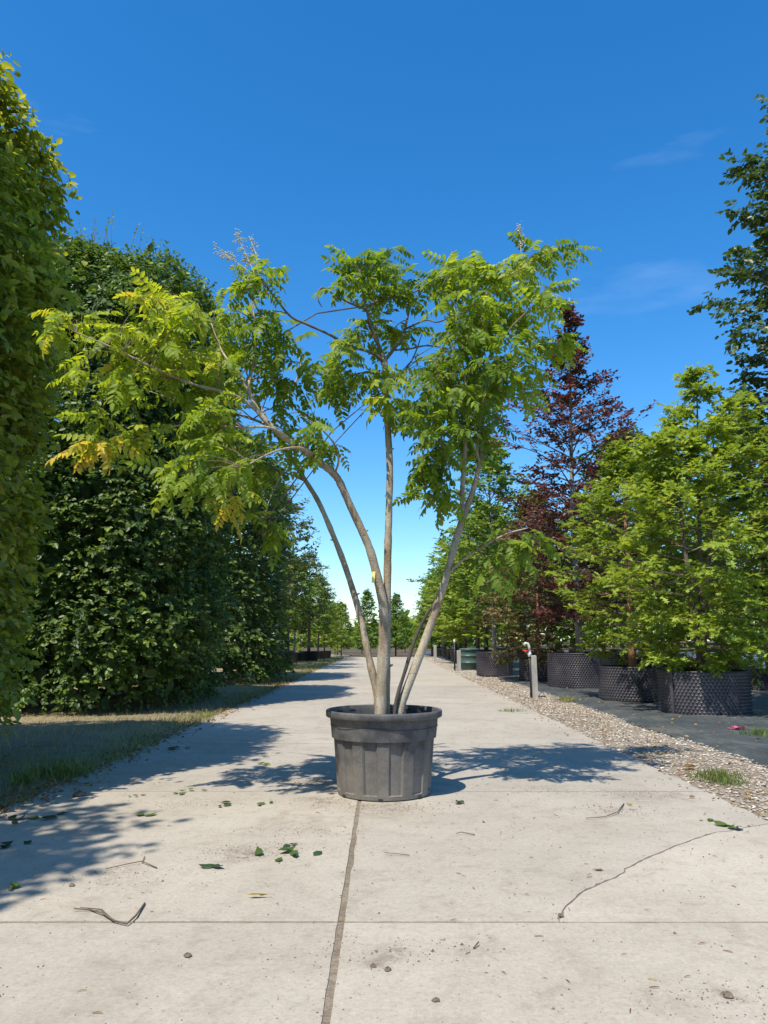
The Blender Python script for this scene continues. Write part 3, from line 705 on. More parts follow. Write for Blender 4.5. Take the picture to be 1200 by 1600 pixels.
# ------------------------------------------------------------------ rows of potted trees farther off
def plain_pot(r, h):
    mb = MB(); mb.lathe([(r * .9, 0), (r * .93, .02), (r, h - .06), (r + .02, h - .05), (r + .02, h), (r - .01, h), (r - .02, h - .08), (.01, h - .07)], 28); return mb
def proto(name, pr, ph, tree, **k):
    pot = empty('plant_pot', (0, 0, .01)); plain_pot(pr, ph).build('wall', M['black_plastic'], pot, True)
    MB().lathe([(pr - .02, ph - .075), (pr * .5, ph - .04), (.01, ph - .04)], 20).build('soil', M['soil'], pot, True)
    t = empty(tree, (0, 0, ph - .05)); tree_parts(t, **k)
    return pot, t
PR = {
 'round': proto('r', .55, .6, 'lime_tree', seed=61, H=5.6, tr=.06, cb=.22, prof=egg(1.45, .6, .35), nb=54, lift=lambda u: .25 + .6 * u, leaf=6500, mat=M['leaf_green'], barkm=M['bark_brown'], per=7, lsize=.15, sp=.42, flat=.6, droop=.2, vm=.5, top=.1, clear=False),
 'lime': proto('l', .6, .62, 'hornbeam_tree', seed=62, H=5.2, tr=.06, cb=.08, prof=egg(1.35, .7, .3), nb=56, lift=lambda u: .2 + .6 * u, leaf=6500, mat=M['leaf_oak'], barkm=M['bark_brown'], per=7, lsize=.14, sp=.42, flat=.6, droop=.2, vm=.45, top=.1, clear=False),
 'deep': proto('d', .55, .58, 'alder_tree', seed=63, H=6.0, tr=.07, cb=.2, prof=column(1.25), nb=60, lift=lambda u: .3 + .6 * u, leaf=6500, mat=M['leaf_deep'], barkm=M['bark_grey'], per=7, lsize=.15, sp=.42, flat=.55, droop=.25, vm=.6, top=.1, clear=False),
 'olive': proto('o', .6, .6, 'pear_tree', seed=64, H=6.2, tr=.10, cb=.3, prof=egg(1.6, .5, .4), nb=52, lift=lambda u: .3 + .5 * u, leaf=4600, mat=M['leaf_olive'], barkm=M['bark_brown'], per=7, lsize=.14, sp=.45, flat=.55, droop=.25, vm=.5, top=.08, clear=False),
 'conic': proto('c', .5, .5, 'conical_tree', seed=65, H=4.4, tr=.06, cb=.12, prof=cone(1.15), nb=60, lift=lambda u: .15 + .4 * u, leaf=6000, mat=M['leaf_green'], barkm=M['bark_brown'], per=7, lsize=.13, sp=.42, flat=.6, droop=.25, vm=.45, top=.12, clear=False),
}
used = set()
LOOK = {'round': 'round-headed green', 'lime': 'bushy light green', 'deep': 'columnar dark green', 'olive': 'loose olive-green', 'conic': 'conical green'}
ORD = ['first', 'second', 'third', 'fourth', 'fifth', 'sixth', 'seventh', 'eighth', 'ninth', 'tenth', 'eleventh', 'twelfth', 'thirteenth', 'fourteenth', 'fifteenth']
def stand(kind, x, y, s, rz, tl, pl, tg, pg, pot=True, wide=1.0):
    pp, tt = PR[kind]
    first = kind not in used; used.add(kind)
    t = tt if first else copy_tree(tt)
    t.location = (x, y, (PR_H[kind] - .05) * (s if pot else 0) + (0 if pot else -.02)); t.scale = (s * wide, s * wide, s); t.rotation_euler = (0, 0, rz); tag(t, tl, 'tree', tg)
    if pot:
        p = pp if first else copy_tree(pp)
        p.location = (x, y, .008); p.scale = (s, s, s); p.rotation_euler = (0, 0, rz); tag(p, pl, 'plant pot', pg)
    elif first:
        for ch in list(pp.children): bpy.data.objects.remove(ch)
        bpy.data.objects.remove(pp)
PR_H = {'round': .6, 'lime': .62, 'deep': .58, 'olive': .6, 'conic': .5}
rk = random.Random(12)
# front row on the right, beyond the teal tank
row = [('lime', 31.2, 1.15), ('round', 34.4, 1.06), ('lime', 37.8, 1.0), ('round', 41.2, .98), ('lime', 44.8, .95), ('round', 48.6, .95), ('deep', 52.6, .9), ('lime', 56.6, .95)]
for i, (k, y, s) in enumerate(row):
    stand(k, 4.1 + rk.uniform(-.15, .15), y, s, rk.uniform(0, 6), '%s tree, %s beyond the teal tank in the right roadside row' % (LOOK[k], ORD[i]), 'plain black pot, %s beyond the teal tank along the right roadside' % ORD[i], 'trees of the right roadside row', 'plain pots of the right roadside row', wide=1.35)
# second and third rows on the right
row = [('round', 21.0, 1.0), ('deep', 24.6, 1.2), ('lime', 28.4, 1.1), ('round', 32.4, 1.12), ('olive', 36.6, 1.0), ('round', 41, 1.1), ('deep', 46, 1.0), ('round', 52, 1.0)]
for i, (k, y, s) in enumerate(row):
    stand(k, 8.1 + rk.uniform(-.3, .3), y, s, rk.uniform(0, 6), '%s tree, %s from the front in the second row on the right' % (LOOK[k], ORD[i]), 'plain black pot, %s from the front in the second row on the right' % ORD[i], 'trees of the second row on the right', 'pots of the second row on the right')
row = [('lime', 19.5, 1.0), ('round', 23.5, 1.05), ('lime', 28, 1.0), ('deep', 33, 1.1), ('round', 39, 1.1)]
for i, (k, y, s) in enumerate(row):
    stand(k, 12.0 + rk.uniform(-.3, .3), y, s, rk.uniform(0, 6), '%s tree, %s from the front in the third row on the right' % (LOOK[k], ORD[i]), 'plain black pot, %s from the front in the third row on the right' % ORD[i], 'trees of the third row on the right', 'pots of the third row on the right')
# left side beyond the clipped trees
row = [('olive', -4.6, 29.0, 1.15), ('olive', -4.5, 33.0, 1.1), ('round', -4.6, 37.5, .85), ('deep', -4.6, 40.0, .8), ('olive', -4.0, 41.5, .85), ('round', -3.8, 45.0, .78), ('lime', -3.7, 48.5, .7)]
for i, (k, x, y, s) in enumerate(row):
    stand(k, x, y, s, rk.uniform(0, 6), '%s tree, %s beyond the clipped trees on the left' % (LOOK[k], ORD[i]), 'black pot, %s beyond the clipped trees on the left' % ORD[i], 'trees beyond the clipped row on the left', 'pots beyond the clipped row on the left', wide=1.05)
row = [('deep', -9.6, 12, 1.1), ('round', -10.2, 18, 1.2), ('deep', -9.4, 24, 1.15), ('round', -9.8, 30, 1.2), ('lime', -8.8, 35, 1.0), ('deep', -9.3, 40.5, 1.0), ('round', -8.4, 46, .95)]
for i, (k, x, y, s) in enumerate(row):
    stand(k, x, y, s, rk.uniform(0, 6), '%s tree, %s from the front in the back row behind the clipped trees' % (LOOK[k], ORD[i]), None, 'trees behind the clipped row on the left', None, pot=False, wide=1.3)
# the group that closes the view at the end of the road
row = [('lime', -2.9, 53, .7), ('round', 3.3, 54, .8), ('lime', 5.2, 57, .9), ('conic', -1.15, 54.5, 1.05), ('conic', .85, 56.5, 1.02), ('round', -3.4, 57, .66), ('lime', -6.2, 58, .75), ('round', -9, 57, .8), ('lime', 2.9, 60, .62), ('conic', 4.6, 63, .95), ('round', 7, 66, .8), ('lime', -1.9, 67, .62), ('round', .1, 70, .6), ('lime', 2.0, 74, .66), ('round', -4.4, 70, .75)]
for i, (k, x, y, s) in enumerate(row):
    stand(k, x, y, s, rk.uniform(0, 6), '%s tree at the end of the road, %s by distance' % (LOOK[k], ORD[i]), None, 'trees closing the view at the road end', None, pot=False)

# far wood beyond the nursery
rng = np.random.default_rng(77); n = 20000
th = rng.uniform(-.75, .75, n); rad = rng.uniform(120, 150, n)
top = 4.0 + 9.0 * np.clip((np.abs(th) - .05) / .12, 0, 1) + 1.2 * np.sin(th * 23) + 1.0 * np.sin(th * 61 + 1) + .6 * np.sin(th * 140)
P = np.stack([np.sin(th) * rad, np.cos(th) * rad, rng.random(n) ** .8 * top], -1)
D = rng.normal(0, 1, (n, 3)); N = rng.normal(0, .6, (n, 3)) + np.array([0, -.5, .6])
o = bpy.data.objects.new('far_wood', leaf_mesh('far_wood', P, D, N, rng.uniform(1.0, 1.9, n), np.clip(rng.normal(.45, .2, n), 0, 1), OVATE, M['leaf_green'])); COL.objects.link(o)
tag(o, 'distant line of green woodland behind the nursery', 'wood', kind='stuff')

# ------------------------------------------------------------------ the big pot in the road
POT_Y = 5.87; PH = .595
pot = empty('plant_pot', (0.0, POT_Y, 0), 'large weathered grey plastic pot standing in the middle of the road', 'plant pot')
NP = 12
def prad(z): return .338 + (.380 - .338) * z / .53
def rf(r, z, th, j):
    k = (th / (2 * math.pi) * NP + .30) % 1.0
    e = .035
    up = min(1, max(0, (k - .0) / e)) if k < .5 else 1 - min(1, max(0, (k - .5) / e))
    return r - (.016 if 3 <= j <= 8 else 0) * (1 - up)
prof = [(.322, .004), (.337, .008), (prad(.035), .035), (prad(.04), .04), (prad(.12), .12), (prad(.2), .2), (prad(.28), .28), (prad(.36), .36), (prad(.408), .408), (prad(.418) + .001, .416), (prad(.43) + .006, .426), (prad(.48) + .006, .48), (prad(.53) + .005, .55)]
mb = MB().lathe(prof, 336, rfun=rf); mb.build('body', M['pot'], pot, False)
# inner wall; black boxes stand in for the dark of its hand holes
MB().lathe([(.402, .56), (.395, .5), (.385, .40)], 96).build('inner_wall', M['pot'], pot, True)
rp_ = [(.403, .545), (.424, .545), (.430, .551), (.431, .584), (.427, .592), (.418, .595), (.409, .593), (.404, .586), (.403, .545)]
MB().lathe(rp_, 120).build('rim', M['pot'], pot, True)
nzS = Noise3(55, 9)
mb = MB(); mb.lathe([(.398, .49), (.32, .505), (.22, .51), (.12, .52), (.04, .525), (.001, .525)], 64)
mb.v = [(x, y, z + .012 * float(nzS(np.array([[x, y, z]]))[0])) for x, y, z in mb.v]; mb.build('soil', M['soil'], pot, True)
for a in (-96, -44, -148, 10, 60, 120, 170):
    a = math.radians(a + 2); r = prad(.02) + .001
    MB().box((r * math.cos(a), r * math.sin(a), .013), (.006, .032, .017), a).build('drain_hole', M['black_plastic'], pot)
for a in (63, 40, 128, 148):
    a = math.radians(a); r = .3985
    MB().box((r * math.cos(a), r * math.sin(a), .535), (.006, .052, .062), a).build('hand_slot', M['black_plastic'], pot)

# ------------------------------------------------------------------ the multi-stemmed golden rain tree
TB = Vector((0.0, POT_Y, .50))
tree = empty('golden_rain_tree', TB, 'multi-stemmed tree with feathery yellow-green leaves growing in the grey pot', 'tree')
def path(pts):           # (px, py, dY) -> local points
    return [at(x, y, POT_Y + d) - TB for x, y, d in pts]
def smooth(pts, rad, n=5):
    P = [np.array(p) for p in pts]; P = [2 * P[0] - P[1]] + P + [2 * P[-1] - P[-2]]
    out, ro = [], []
    for i in range(1, len(P) - 2):
        for k in range(n):
            t = k / n; a, b, c, d = P[i - 1], P[i], P[i + 1], P[i + 2]
            out.append(.5 * ((2 * b) + (-a + c) * t + (2 * a - 5 * b + 4 * c - d) * t * t + (-a + 3 * b - 3 * c + d) * t ** 3)); ro.append(rad[i - 1] + (rad[i] - rad[i - 1]) * t)
    out.append(P[-2]); ro.append(rad[-1]); return out, ro
NODES = []
rb = np.random.default_rng(5)
def limb(name, pts, rad, parent, mat=None, n=10, sub=5, bumpy=.05, node=True):
    P, rr = smooth(path(pts), rad, sub)
    rr = [r * .86 * (1 + bumpy * rb.normal()) for r in rr]
    mb = MB().tube(P, rr, n)
    if mat is None and len(P) > 20:      # pruned twig stubs and knots
        for q in range(8):
            k = int(rb.integers(6, len(P) - 3)); a = rb.uniform(0, 6.28); dv = Vector((math.cos(a), math.sin(a) * .8, rb.uniform(.1, .6))).normalized()
            c0 = Vector(P[k]) + dv * rr[k] * .6; mb.tube([c0, c0 + dv * rr[k] * .55, c0 + dv * rr[k] * rb.uniform(.7, 1.5)], [rr[k] * .5, rr[k] * .3, rr[k] * .2], 6)
    o = mb.build(name, mat or M['bark_main'], parent, True)
    if node: NODES.extend([(np.array(p), r) for p, r in zip(P, rr)][2:])
    return o
px = 5.75 / 1200
s2 = limb('stem', [(595, 1128, 0), (596, 1090, 0), (599, 1020, 0), (600, 960, 0), (593, 917, -.02), (579, 862, -.06), (564, 826, -.10), (548, 792, -.14), (533, 758, -.18), (523, 742, -.20), (503, 725, -.24), (476, 703, -.28), (440, 680, -.33), (405, 645, -.36), (388, 608, -.36)],
          [.058, .053, .049, .045, .041, .037, .036, .034, .033, .033, .030, .028, .026, .022, .018], tree)
s1 = limb('stem', [(603, 1128, .05), (603, 1070, .06), (604, 1000, .06), (605, 930, .05), (606, 860, .05), (608, 790, .04), (609, 730, .04), (606, 670, .04), (603, 620, .03), (601, 560, .02)],
          [.038, .037, .037, .036, .034, .032, .031, .029, .027, .025], tree)
s3 = limb('stem', [(594, 1128, .05), (589, 1085, .06), (577, 1030, .08), (562, 960, .12), (541, 890, .18), (520, 835, .24), (498, 785, .3), (478, 752, .34), (455, 715, .4), (425, 670, .46)],
          [.034, .033, .031, .029, .027, .026, .024, .022, .018, .013], tree)
s4 = limb('stem', [(622, 1128, .02), (629, 1095, .02), (646, 1050, .03), (670, 985, .05), (693, 915, .06), (711, 850, .08), (726, 802, .1), (738, 770, .1), (749, 725, .1), (754, 670, .12), (753, 610, .12), (750, 560, .12)],
          [.042, .040, .038, .036, .034, .032, .032, .024, .021, .018, .014, .010], tree)
limb('branch', [(724, 808, .1), (722, 775, .08), (725, 730, .06), (728, 680, .05), (730, 620, .0), (722, 560, -.05)], [.024, .023, .021, .018, .013, .008], s4)
limb('branch', [(750, 725, .1), (745, 700, .05), (748, 665, .0), (760, 600, -.1), (780, 540, -.15)], [.013, .012, .012, .009, .006], s4)
limb('branch', [(699, 898, .06), (722, 876, .02), (752, 856, -.06), (790, 835, -.15), (825, 825, -.2)], [.012, .011, .010, .008, .005], s4)
limb('stem', [(616, 1128, -.02), (620, 1092, -.02), (634, 1045, 0), (648, 1000, .03), (664, 965, .05), (682, 938, .07)], [.017, .0165, .016, .015, .014, .013], tree, M['bark_shaded'], node=False)  # thin stem in shade, the shade put into its bark colour
# upper branches of the middle stem
B1 = dict(mat=M['bark_twig'], n=8)
limb('branch', [(601, 562, .02), (592, 540, 0), (580, 510, -.04), (572, 480, -.08), (566, 450, -.1), (563, 420, -.1)], [.020, .017, .014, .012, .009, .006], s1, **B1)
limb('branch', [(571, 483, -.07), (548, 474, -.12), (525, 462, -.16), (506, 450, -.2), (498, 455, -.22), (497, 468, -.22), (503, 480, -.22)], [.010, .010, .009, .009, .008, .007, .004], s1, **B1)
limb('branch', [(572, 482, -.08), (590, 470, -.02), (618, 464, .04), (650, 455, .1), (676, 440, .16), (705, 425, .2)], [.010, .010, .009, .008, .007, .004], s1, **B1)
limb('branch', [(602, 562, .02), (616, 545, .08), (628, 528, .14), (636, 500, .2), (643, 465, .26)], [.019, .016, .014, .011, .007], s1, **B1)
limb('branch', [(632, 515, .17), (652, 505, .05), (668, 500, -.05), (685, 503, -.15), (715, 490, -.3)], [.010, .009, .008, .007, .004], s1, **B1)
limb('branch', [(618, 547, .08), (640, 545, .16), (668, 540, .26), (700, 545, .36)], [.010, .009, .008, .004], s1, **B1)
limb('branch', [(600, 565, .02), (580, 551, -.05), (545, 540, -.14), (515, 523, -.22), (480, 507, -.3), (455, 495, -.36), (435, 472, -.42), (418, 450, -.46), (405, 435, -.48)], [.016, .015, .013, .012, .011, .010, .008, .006, .004], s1, **B1)
limb('branch', [(602, 590, .03), (582, 582, .15), (550, 585, .28), (510, 590, .42), (480, 605, .55)], [.011, .010, .009, .007, .004], s1, **B1)
limb('branch', [(604, 600, .03), (622, 590, .14), (645, 560, .28), (660, 520, .45)], [.009, .008, .007, .004], s1, **B1)
limb('branch', [(603, 575, .03), (590, 540, .18), (575, 500, .34), (585, 440, .5)], [.011, .009, .007, .004], s1, **B1)
# left crown
limb('branch', [(388, 612, -.36), (375, 585, -.34), (362, 570, -.3), (345, 545, -.2), (330, 505, -.1)], [.016, .013, .011, .008, .005], s2)
limb('branch', [(400, 640, -.36), (375, 622, -.4), (340, 610, -.5), (300, 600, -.6), (240, 575, -.7), (180, 545, -.75), (120, 520, -.8)], [.018, .016, .014, .012, .010, .007, .004], s2)
limb('branch', [(455, 687, -.31), (420, 668, -.5), (370, 668, -.5), (300, 662, -.42), (245, 674, -.4), (205, 690, -.42), (178, 704, -.42)], [.013, .012, .011, .010, .009, .009, .008], s2)
limb('branch', [(387, 608, -.36), (395, 570, -.3), (400, 530, -.25), (395, 480, -.2), (385, 430, -.2)], [.014, .012, .010, .007, .004], s2)
limb('branch', [(430, 670, -.34), (395, 655, -.15), (345, 640, .1), (290, 630, .3), (230, 610, .45)], [.014, .012, .010, .008, .004], s2)
limb('branch', [(500, 715, -.25), (470, 700, -.5), (430, 705, -.75), (380, 730, -.95)], [.012, .010, .008, .005], s2)
limb('branch', [(524, 738, -.2), (529, 718, -.25), (520, 690, -.3), (495, 665, -.4), (470, 650, -.5)], [.010, .009, .008, .006, .004], s2)
limb('branch', [(478, 752, .34), (450, 740, .45), (415, 735, .6), (375, 745, .75)], [.012, .010, .008, .004], s3)
limb('branch', [(425, 670, .46), (400, 620, .55), (380, 570, .65), (350, 510, .7)], [.012, .010, .008, .004], s3)
limb('branch', [(425, 670, .46), (450, 620, .6), (470, 570, .7), (450, 530, .8)], [.010, .009, .007, .004], s3)
limb('branch', [(455, 715, .4), (430, 760, .3), (415, 800, .2), (410, 840, .12)], [.008, .007, .005, .003], s3)
# right crown
limb('branch', [(750, 562, .12), (740, 520, .1), (752, 470, .1), (790, 435, .12), (830, 410, .15), (875, 390, .18), (905, 392, .2)], [.012, .011, .011, .010, .008, .006, .003], s4)
limb('branch', [(722, 562, -.05), (712, 520, -.15), (700, 480, -.25), (690, 450, -.35)], [.009, .008, .006, .004], s4)
limb('branch', [(780, 540, -.15), (800, 510, -.25), (830, 480, -.35), (850, 455, -.4)], [.008, .007, .005, .003], s4)
limb('branch', [(753, 610, .12), (785, 575, .35), (820, 550, .5), (860, 530, .6)], [.010, .008, .007, .004], s4)
limb('branch', [(728, 680, .05), (705, 640, -.15), (690, 600, -.3), (680, 570, -.45)], [.010, .008, .006, .004], s4)
limb('branch', [(754, 660, .12), (735, 620, .35), (715, 570, .6), (700, 510, .8)], [.010, .008, .006, .004], s4)
limb('branch', [(752, 640, .12), (775, 600, -.1), (800, 580, -.4), (815, 570, -.7)], [.009, .007, .005, .003], s4)
limb('branch', [(725, 730, .06), (705, 705, -.1), (690, 700, -.25), (672, 725, -.38)], [.008, .007, .005, .003], s4)

# compound leaves: 36 variants shared by all
def compound(rng, v0, length, pairs):
    T, F0 = LEAFLET; V, F, A = [], [], []
    bend = rng.uniform(.25, .6)
    def ra(s): return np.array([0.03 * math.sin(4 * s), s * (1 - .12 * bend * s), -bend * .5 * s * s]) * length
    pts = [ra(i / 6) for i in range(7)]
    mb = MB().tube(pts, [.0026, .0024, .002, .0018, .0015, .0012, .0008], 3, False)
    V += mb.v; F += mb.f; A += [min(1, v0 + .1)] * len(mb.v)
    items = [(s, sd) for s in np.linspace(.22, .93, pairs) for sd in (1, -1)] + [(1.0, 0)]
    for s, sd in items:
        b = ra(s); tn = unit(ra(min(1, s + .02)) - ra(s - .02))
        d = tn * (.45 if sd else 1) + np.array([sd * .95, 0, -.22 - rng.uniform(0, .3)]) + rng.normal(0, .12, 3)
        nn = np.array([-sd * .15, 0, 1.0]) + rng.normal(0, .25, 3)
        l = length * (.29 * (1 - .55 * (s - .45) ** 2 * 2) if sd else .26) * rng.uniform(.85, 1.15)
        vv = leaf_verts(b[None], d[None], nn[None], np.array([l]), LEAFLET); k = len(V)
        V += [tuple(p) for p in vv]; F += [tuple(i + k for i in f) for f in F0]; A += [float(np.clip(v0 + rng.normal(0, .05), 0, 1))] * len(vv)
    return np.array(V), F, np.array(A)
rc = np.random.default_rng(99)
VAR = []
for i in range(36):
    v0 = .05 + .80 * i / 31 if i < 32 else .90 + .03 * (i - 32)
    VAR.append(compound(rc, v0, 1.0, int(rc.integers(5, 8))))
# shoots: (px, py, rx, ry, number, dY, spread, colour)
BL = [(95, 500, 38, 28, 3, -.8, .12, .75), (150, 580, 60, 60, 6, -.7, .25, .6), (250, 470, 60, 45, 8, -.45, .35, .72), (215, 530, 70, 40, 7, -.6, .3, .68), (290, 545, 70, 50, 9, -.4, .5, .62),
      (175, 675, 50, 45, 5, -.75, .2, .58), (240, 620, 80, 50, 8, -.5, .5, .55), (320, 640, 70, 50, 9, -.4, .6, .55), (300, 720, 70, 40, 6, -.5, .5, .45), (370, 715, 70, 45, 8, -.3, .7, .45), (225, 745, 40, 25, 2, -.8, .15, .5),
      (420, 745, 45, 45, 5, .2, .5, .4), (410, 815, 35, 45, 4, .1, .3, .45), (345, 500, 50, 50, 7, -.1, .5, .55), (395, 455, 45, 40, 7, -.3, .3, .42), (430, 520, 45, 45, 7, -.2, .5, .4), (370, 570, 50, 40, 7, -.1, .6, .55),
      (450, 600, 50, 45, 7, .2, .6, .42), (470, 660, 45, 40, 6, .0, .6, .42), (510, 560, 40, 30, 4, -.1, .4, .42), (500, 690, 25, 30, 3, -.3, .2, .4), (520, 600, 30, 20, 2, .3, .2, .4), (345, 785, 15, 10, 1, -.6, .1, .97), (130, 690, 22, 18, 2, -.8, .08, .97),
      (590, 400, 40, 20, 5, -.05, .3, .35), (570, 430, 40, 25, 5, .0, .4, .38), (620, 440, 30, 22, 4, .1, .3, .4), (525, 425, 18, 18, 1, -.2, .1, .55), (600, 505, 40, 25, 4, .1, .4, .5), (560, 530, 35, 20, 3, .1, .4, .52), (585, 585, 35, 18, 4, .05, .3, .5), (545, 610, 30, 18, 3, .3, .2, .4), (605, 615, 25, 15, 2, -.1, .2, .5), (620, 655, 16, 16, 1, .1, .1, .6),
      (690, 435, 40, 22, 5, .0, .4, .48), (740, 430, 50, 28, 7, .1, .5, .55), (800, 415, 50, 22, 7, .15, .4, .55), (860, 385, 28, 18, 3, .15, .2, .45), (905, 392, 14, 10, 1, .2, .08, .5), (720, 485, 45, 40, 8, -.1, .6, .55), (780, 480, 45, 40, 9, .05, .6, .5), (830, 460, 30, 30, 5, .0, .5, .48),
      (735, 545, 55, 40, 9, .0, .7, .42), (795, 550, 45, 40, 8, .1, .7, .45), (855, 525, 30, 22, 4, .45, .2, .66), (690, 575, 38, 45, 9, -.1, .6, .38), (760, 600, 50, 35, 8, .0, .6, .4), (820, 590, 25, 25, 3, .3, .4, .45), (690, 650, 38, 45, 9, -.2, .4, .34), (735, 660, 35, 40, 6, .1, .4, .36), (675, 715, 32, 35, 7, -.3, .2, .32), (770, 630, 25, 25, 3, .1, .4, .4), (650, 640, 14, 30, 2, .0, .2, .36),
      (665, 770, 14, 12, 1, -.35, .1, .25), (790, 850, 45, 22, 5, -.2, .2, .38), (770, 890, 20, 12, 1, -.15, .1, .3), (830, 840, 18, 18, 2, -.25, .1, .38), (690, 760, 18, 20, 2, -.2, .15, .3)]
NP_, NR_ = np.array([n[0] for n in NODES]), np.array([n[1] for n in NODES])
twig = MB(); LM = []
for (bx, by, rx, ry, n, dy, sp_, cv) in BL:
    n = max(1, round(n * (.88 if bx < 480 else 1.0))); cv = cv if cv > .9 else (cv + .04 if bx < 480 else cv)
    for i in range(n):
        a = rc.uniform(0, 6.28); q = math.sqrt(rc.random()); bx_ = bx + (14 if bx < 320 else 0)
        tip = np.array(at(bx_ + rx * q * math.cos(a), by + ry * q * math.sin(a), POT_Y + dy + rc.uniform(-1, 1) * sp_) - TB)
        dist = np.linalg.norm(NP_ - tip, axis=1) + .6 * np.maximum(0, NP_[:, 2] - tip[2]) + np.where(NR_ > .03, .25, 0)
        j = int(np.argmin(dist)); b = NP_[j]
        if np.linalg.norm(tip - b) < .15: b = NP_[max(0, j - 4)]
        out = tip - b; ln = np.linalg.norm(out)
        mid = b + out * .5 + np.array([0, 0, .10 * ln]) + rc.normal(0, .04, 3) * ln
        cps = [b, b * .35 + mid * .65 + np.array([0, 0, .03 * ln]), mid * .5 + tip * .5 + np.array([0, 0, .05 * ln]), tip]
        r0 = min(.008, max(.0035, NR_[j] * .6))
        twig.tube(cps, [r0, r0 * .8, r0 * .6, .002], 5, False)
        nl = int(rc.integers(5, 9)) if n > 1 else 6
        tv = cv + rc.normal(0, .10) if cv < .9 else .9
        for k in range(nl):
            s = 1 - .62 * min(1, (.42 / max(ln, .42))) * (k / nl) - .02 * rc.random()
            t = s * 3; i0 = min(2, int(t)); f = t - i0
            p = cps[i0] * (1 - f) + cps[i0 + 1] * f
            az = k * 2.4 + rc.uniform(-.3, .3) + i
            ax = unit(cps[3] - cps[2]); d = np.array([math.cos(az), math.sin(az), rc.uniform(-1.1, .35)]) * .9 + ax * .45
            nn = np.array([math.cos(az) * .55, math.sin(az) * .55, .8]) + rc.normal(0, .38, 3)
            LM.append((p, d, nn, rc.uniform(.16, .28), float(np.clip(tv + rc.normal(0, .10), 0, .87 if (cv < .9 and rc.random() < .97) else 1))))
twig.build('twigs', M['bark_twig'], tree)
LP, LD_, LN, LL, LV = (np.array([l[i] for l in LM]) for i in range(5))
S_, D_, N_ = frames(LD_, LN)
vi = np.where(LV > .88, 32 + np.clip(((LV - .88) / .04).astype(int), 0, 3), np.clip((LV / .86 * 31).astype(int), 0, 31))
order = np.argsort(LP[:, 1] - LL * .5); single = np.zeros(len(LP), bool); single[order[:300]] = True
vm_ = {}
acc_v, acc_f, acc_a, off_ = [], [], [], 0
for i in range(len(LP)):
    V, F, A = VAR[vi[i]]
    mat3 = np.stack([S_[i], D_[i], N_[i]], 1) * LL[i]
    if single[i]:
        if vi[i] not in vm_:
            me = bpy.data.meshes.new('leaf'); me.from_pydata(V.tolist(), [], F); at_ = me.attributes.new('v', 'FLOAT', 'POINT'); at_.data.foreach_set('value', A.astype(np.float32)); me.materials.append(M['leaf_main']); vm_[vi[i]] = me
        o = bpy.data.objects.new('leaf', vm_[vi[i]]); m4 = Matrix(mat3.tolist()).to_4x4(); m4.translation = Vector(LP[i]); o.parent = tree; o.matrix_local = m4; COL.objects.link(o)
    else:
        acc_v.append(V @ mat3.T + LP[i]); acc_f.extend([tuple(k + off_ for k in f) for f in F]); acc_a.append(A); off_ += len(V)
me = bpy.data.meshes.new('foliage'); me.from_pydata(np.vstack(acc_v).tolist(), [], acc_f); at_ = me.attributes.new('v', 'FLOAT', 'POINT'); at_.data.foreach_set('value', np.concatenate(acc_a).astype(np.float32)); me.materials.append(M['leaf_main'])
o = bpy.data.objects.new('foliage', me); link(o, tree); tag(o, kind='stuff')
print('compound leaves', len(LP))

# old flower panicles above the crown
def panicle(px_, py_, bx, by, dY, nside, size, seed):
    rp = np.random.default_rng(seed); b = np.array(at(bx, by, POT_Y + dY) - TB); t = np.array(at(px_, py_, POT_Y + dY) - TB)
    mb = MB(); mb.tube([b, (b + t) / 2 + rp.normal(0, .01, 3), t], [.004, .003, .0012], 4, False)
    ax = t - b; L = np.linalg.norm(ax)
    for i in range(nside):
        s = .25 + .75 * i / nside; p = b + ax * s
        d = unit(ax / L * .8 + rp.normal(0, .7, 3)); l = size * (1.15 - .7 * s) * rp.uniform(.6, 1.1); q = p + d * l
        mb.tube([p, q], [.0015, .0008], 3, False)
        for k in range(9):
            c = p + d * l * rp.uniform(.25, 1.05) + rp.normal(0, .014, 3); r = rp.uniform(.004, .008)
            e = [c + np.array(v) * r for v in ((1, 0, 0), (-1, 0, 0), (0, 1, 0), (0, -1, 0), (0, 0, 1.2), (0, 0, -1.2))]
            mb.add(e, [(0, 2, 4), (2, 1, 4), (1, 3, 4), (3, 0, 4), (2, 0, 5), (1, 2, 5), (3, 1, 5), (0, 3, 5)])
    mb.build('flower_panicle', M['panicle'], tree)
panicle(345, 392, 408, 438, -.48, 16, .13, 1); panicle(368, 362, 400, 432, -.46, 12, .09, 2); panicle(389, 368, 404, 432, -.5, 9, .06, 3)
panicle(811, 350, 815, 400, .15, 12, .035, 4); panicle(706, 398, 712, 420, .2, 7, .03, 5)
tagp = at(584, 893, POT_Y - .07)
mb = MB().add([(-.012, 0, 0), (.012, 0, 0), (.007, -.004, -.085), (-.017, -.004, -.085), (-.012, .002, 0), (.012, .002, 0), (.007, -.002, -.085), (-.017, -.002, -.085)], [(0, 1, 2, 3), (7, 6, 5, 4), (0, 4, 5, 1), (2, 6, 7, 3), (1, 5, 6, 2), (0, 3, 7, 4)])
o = mb.build('plant_tag', M['yellow'], None, loc=tagp); tag(o, 'small yellow plastic tag hanging on the middle stem', 'tag')
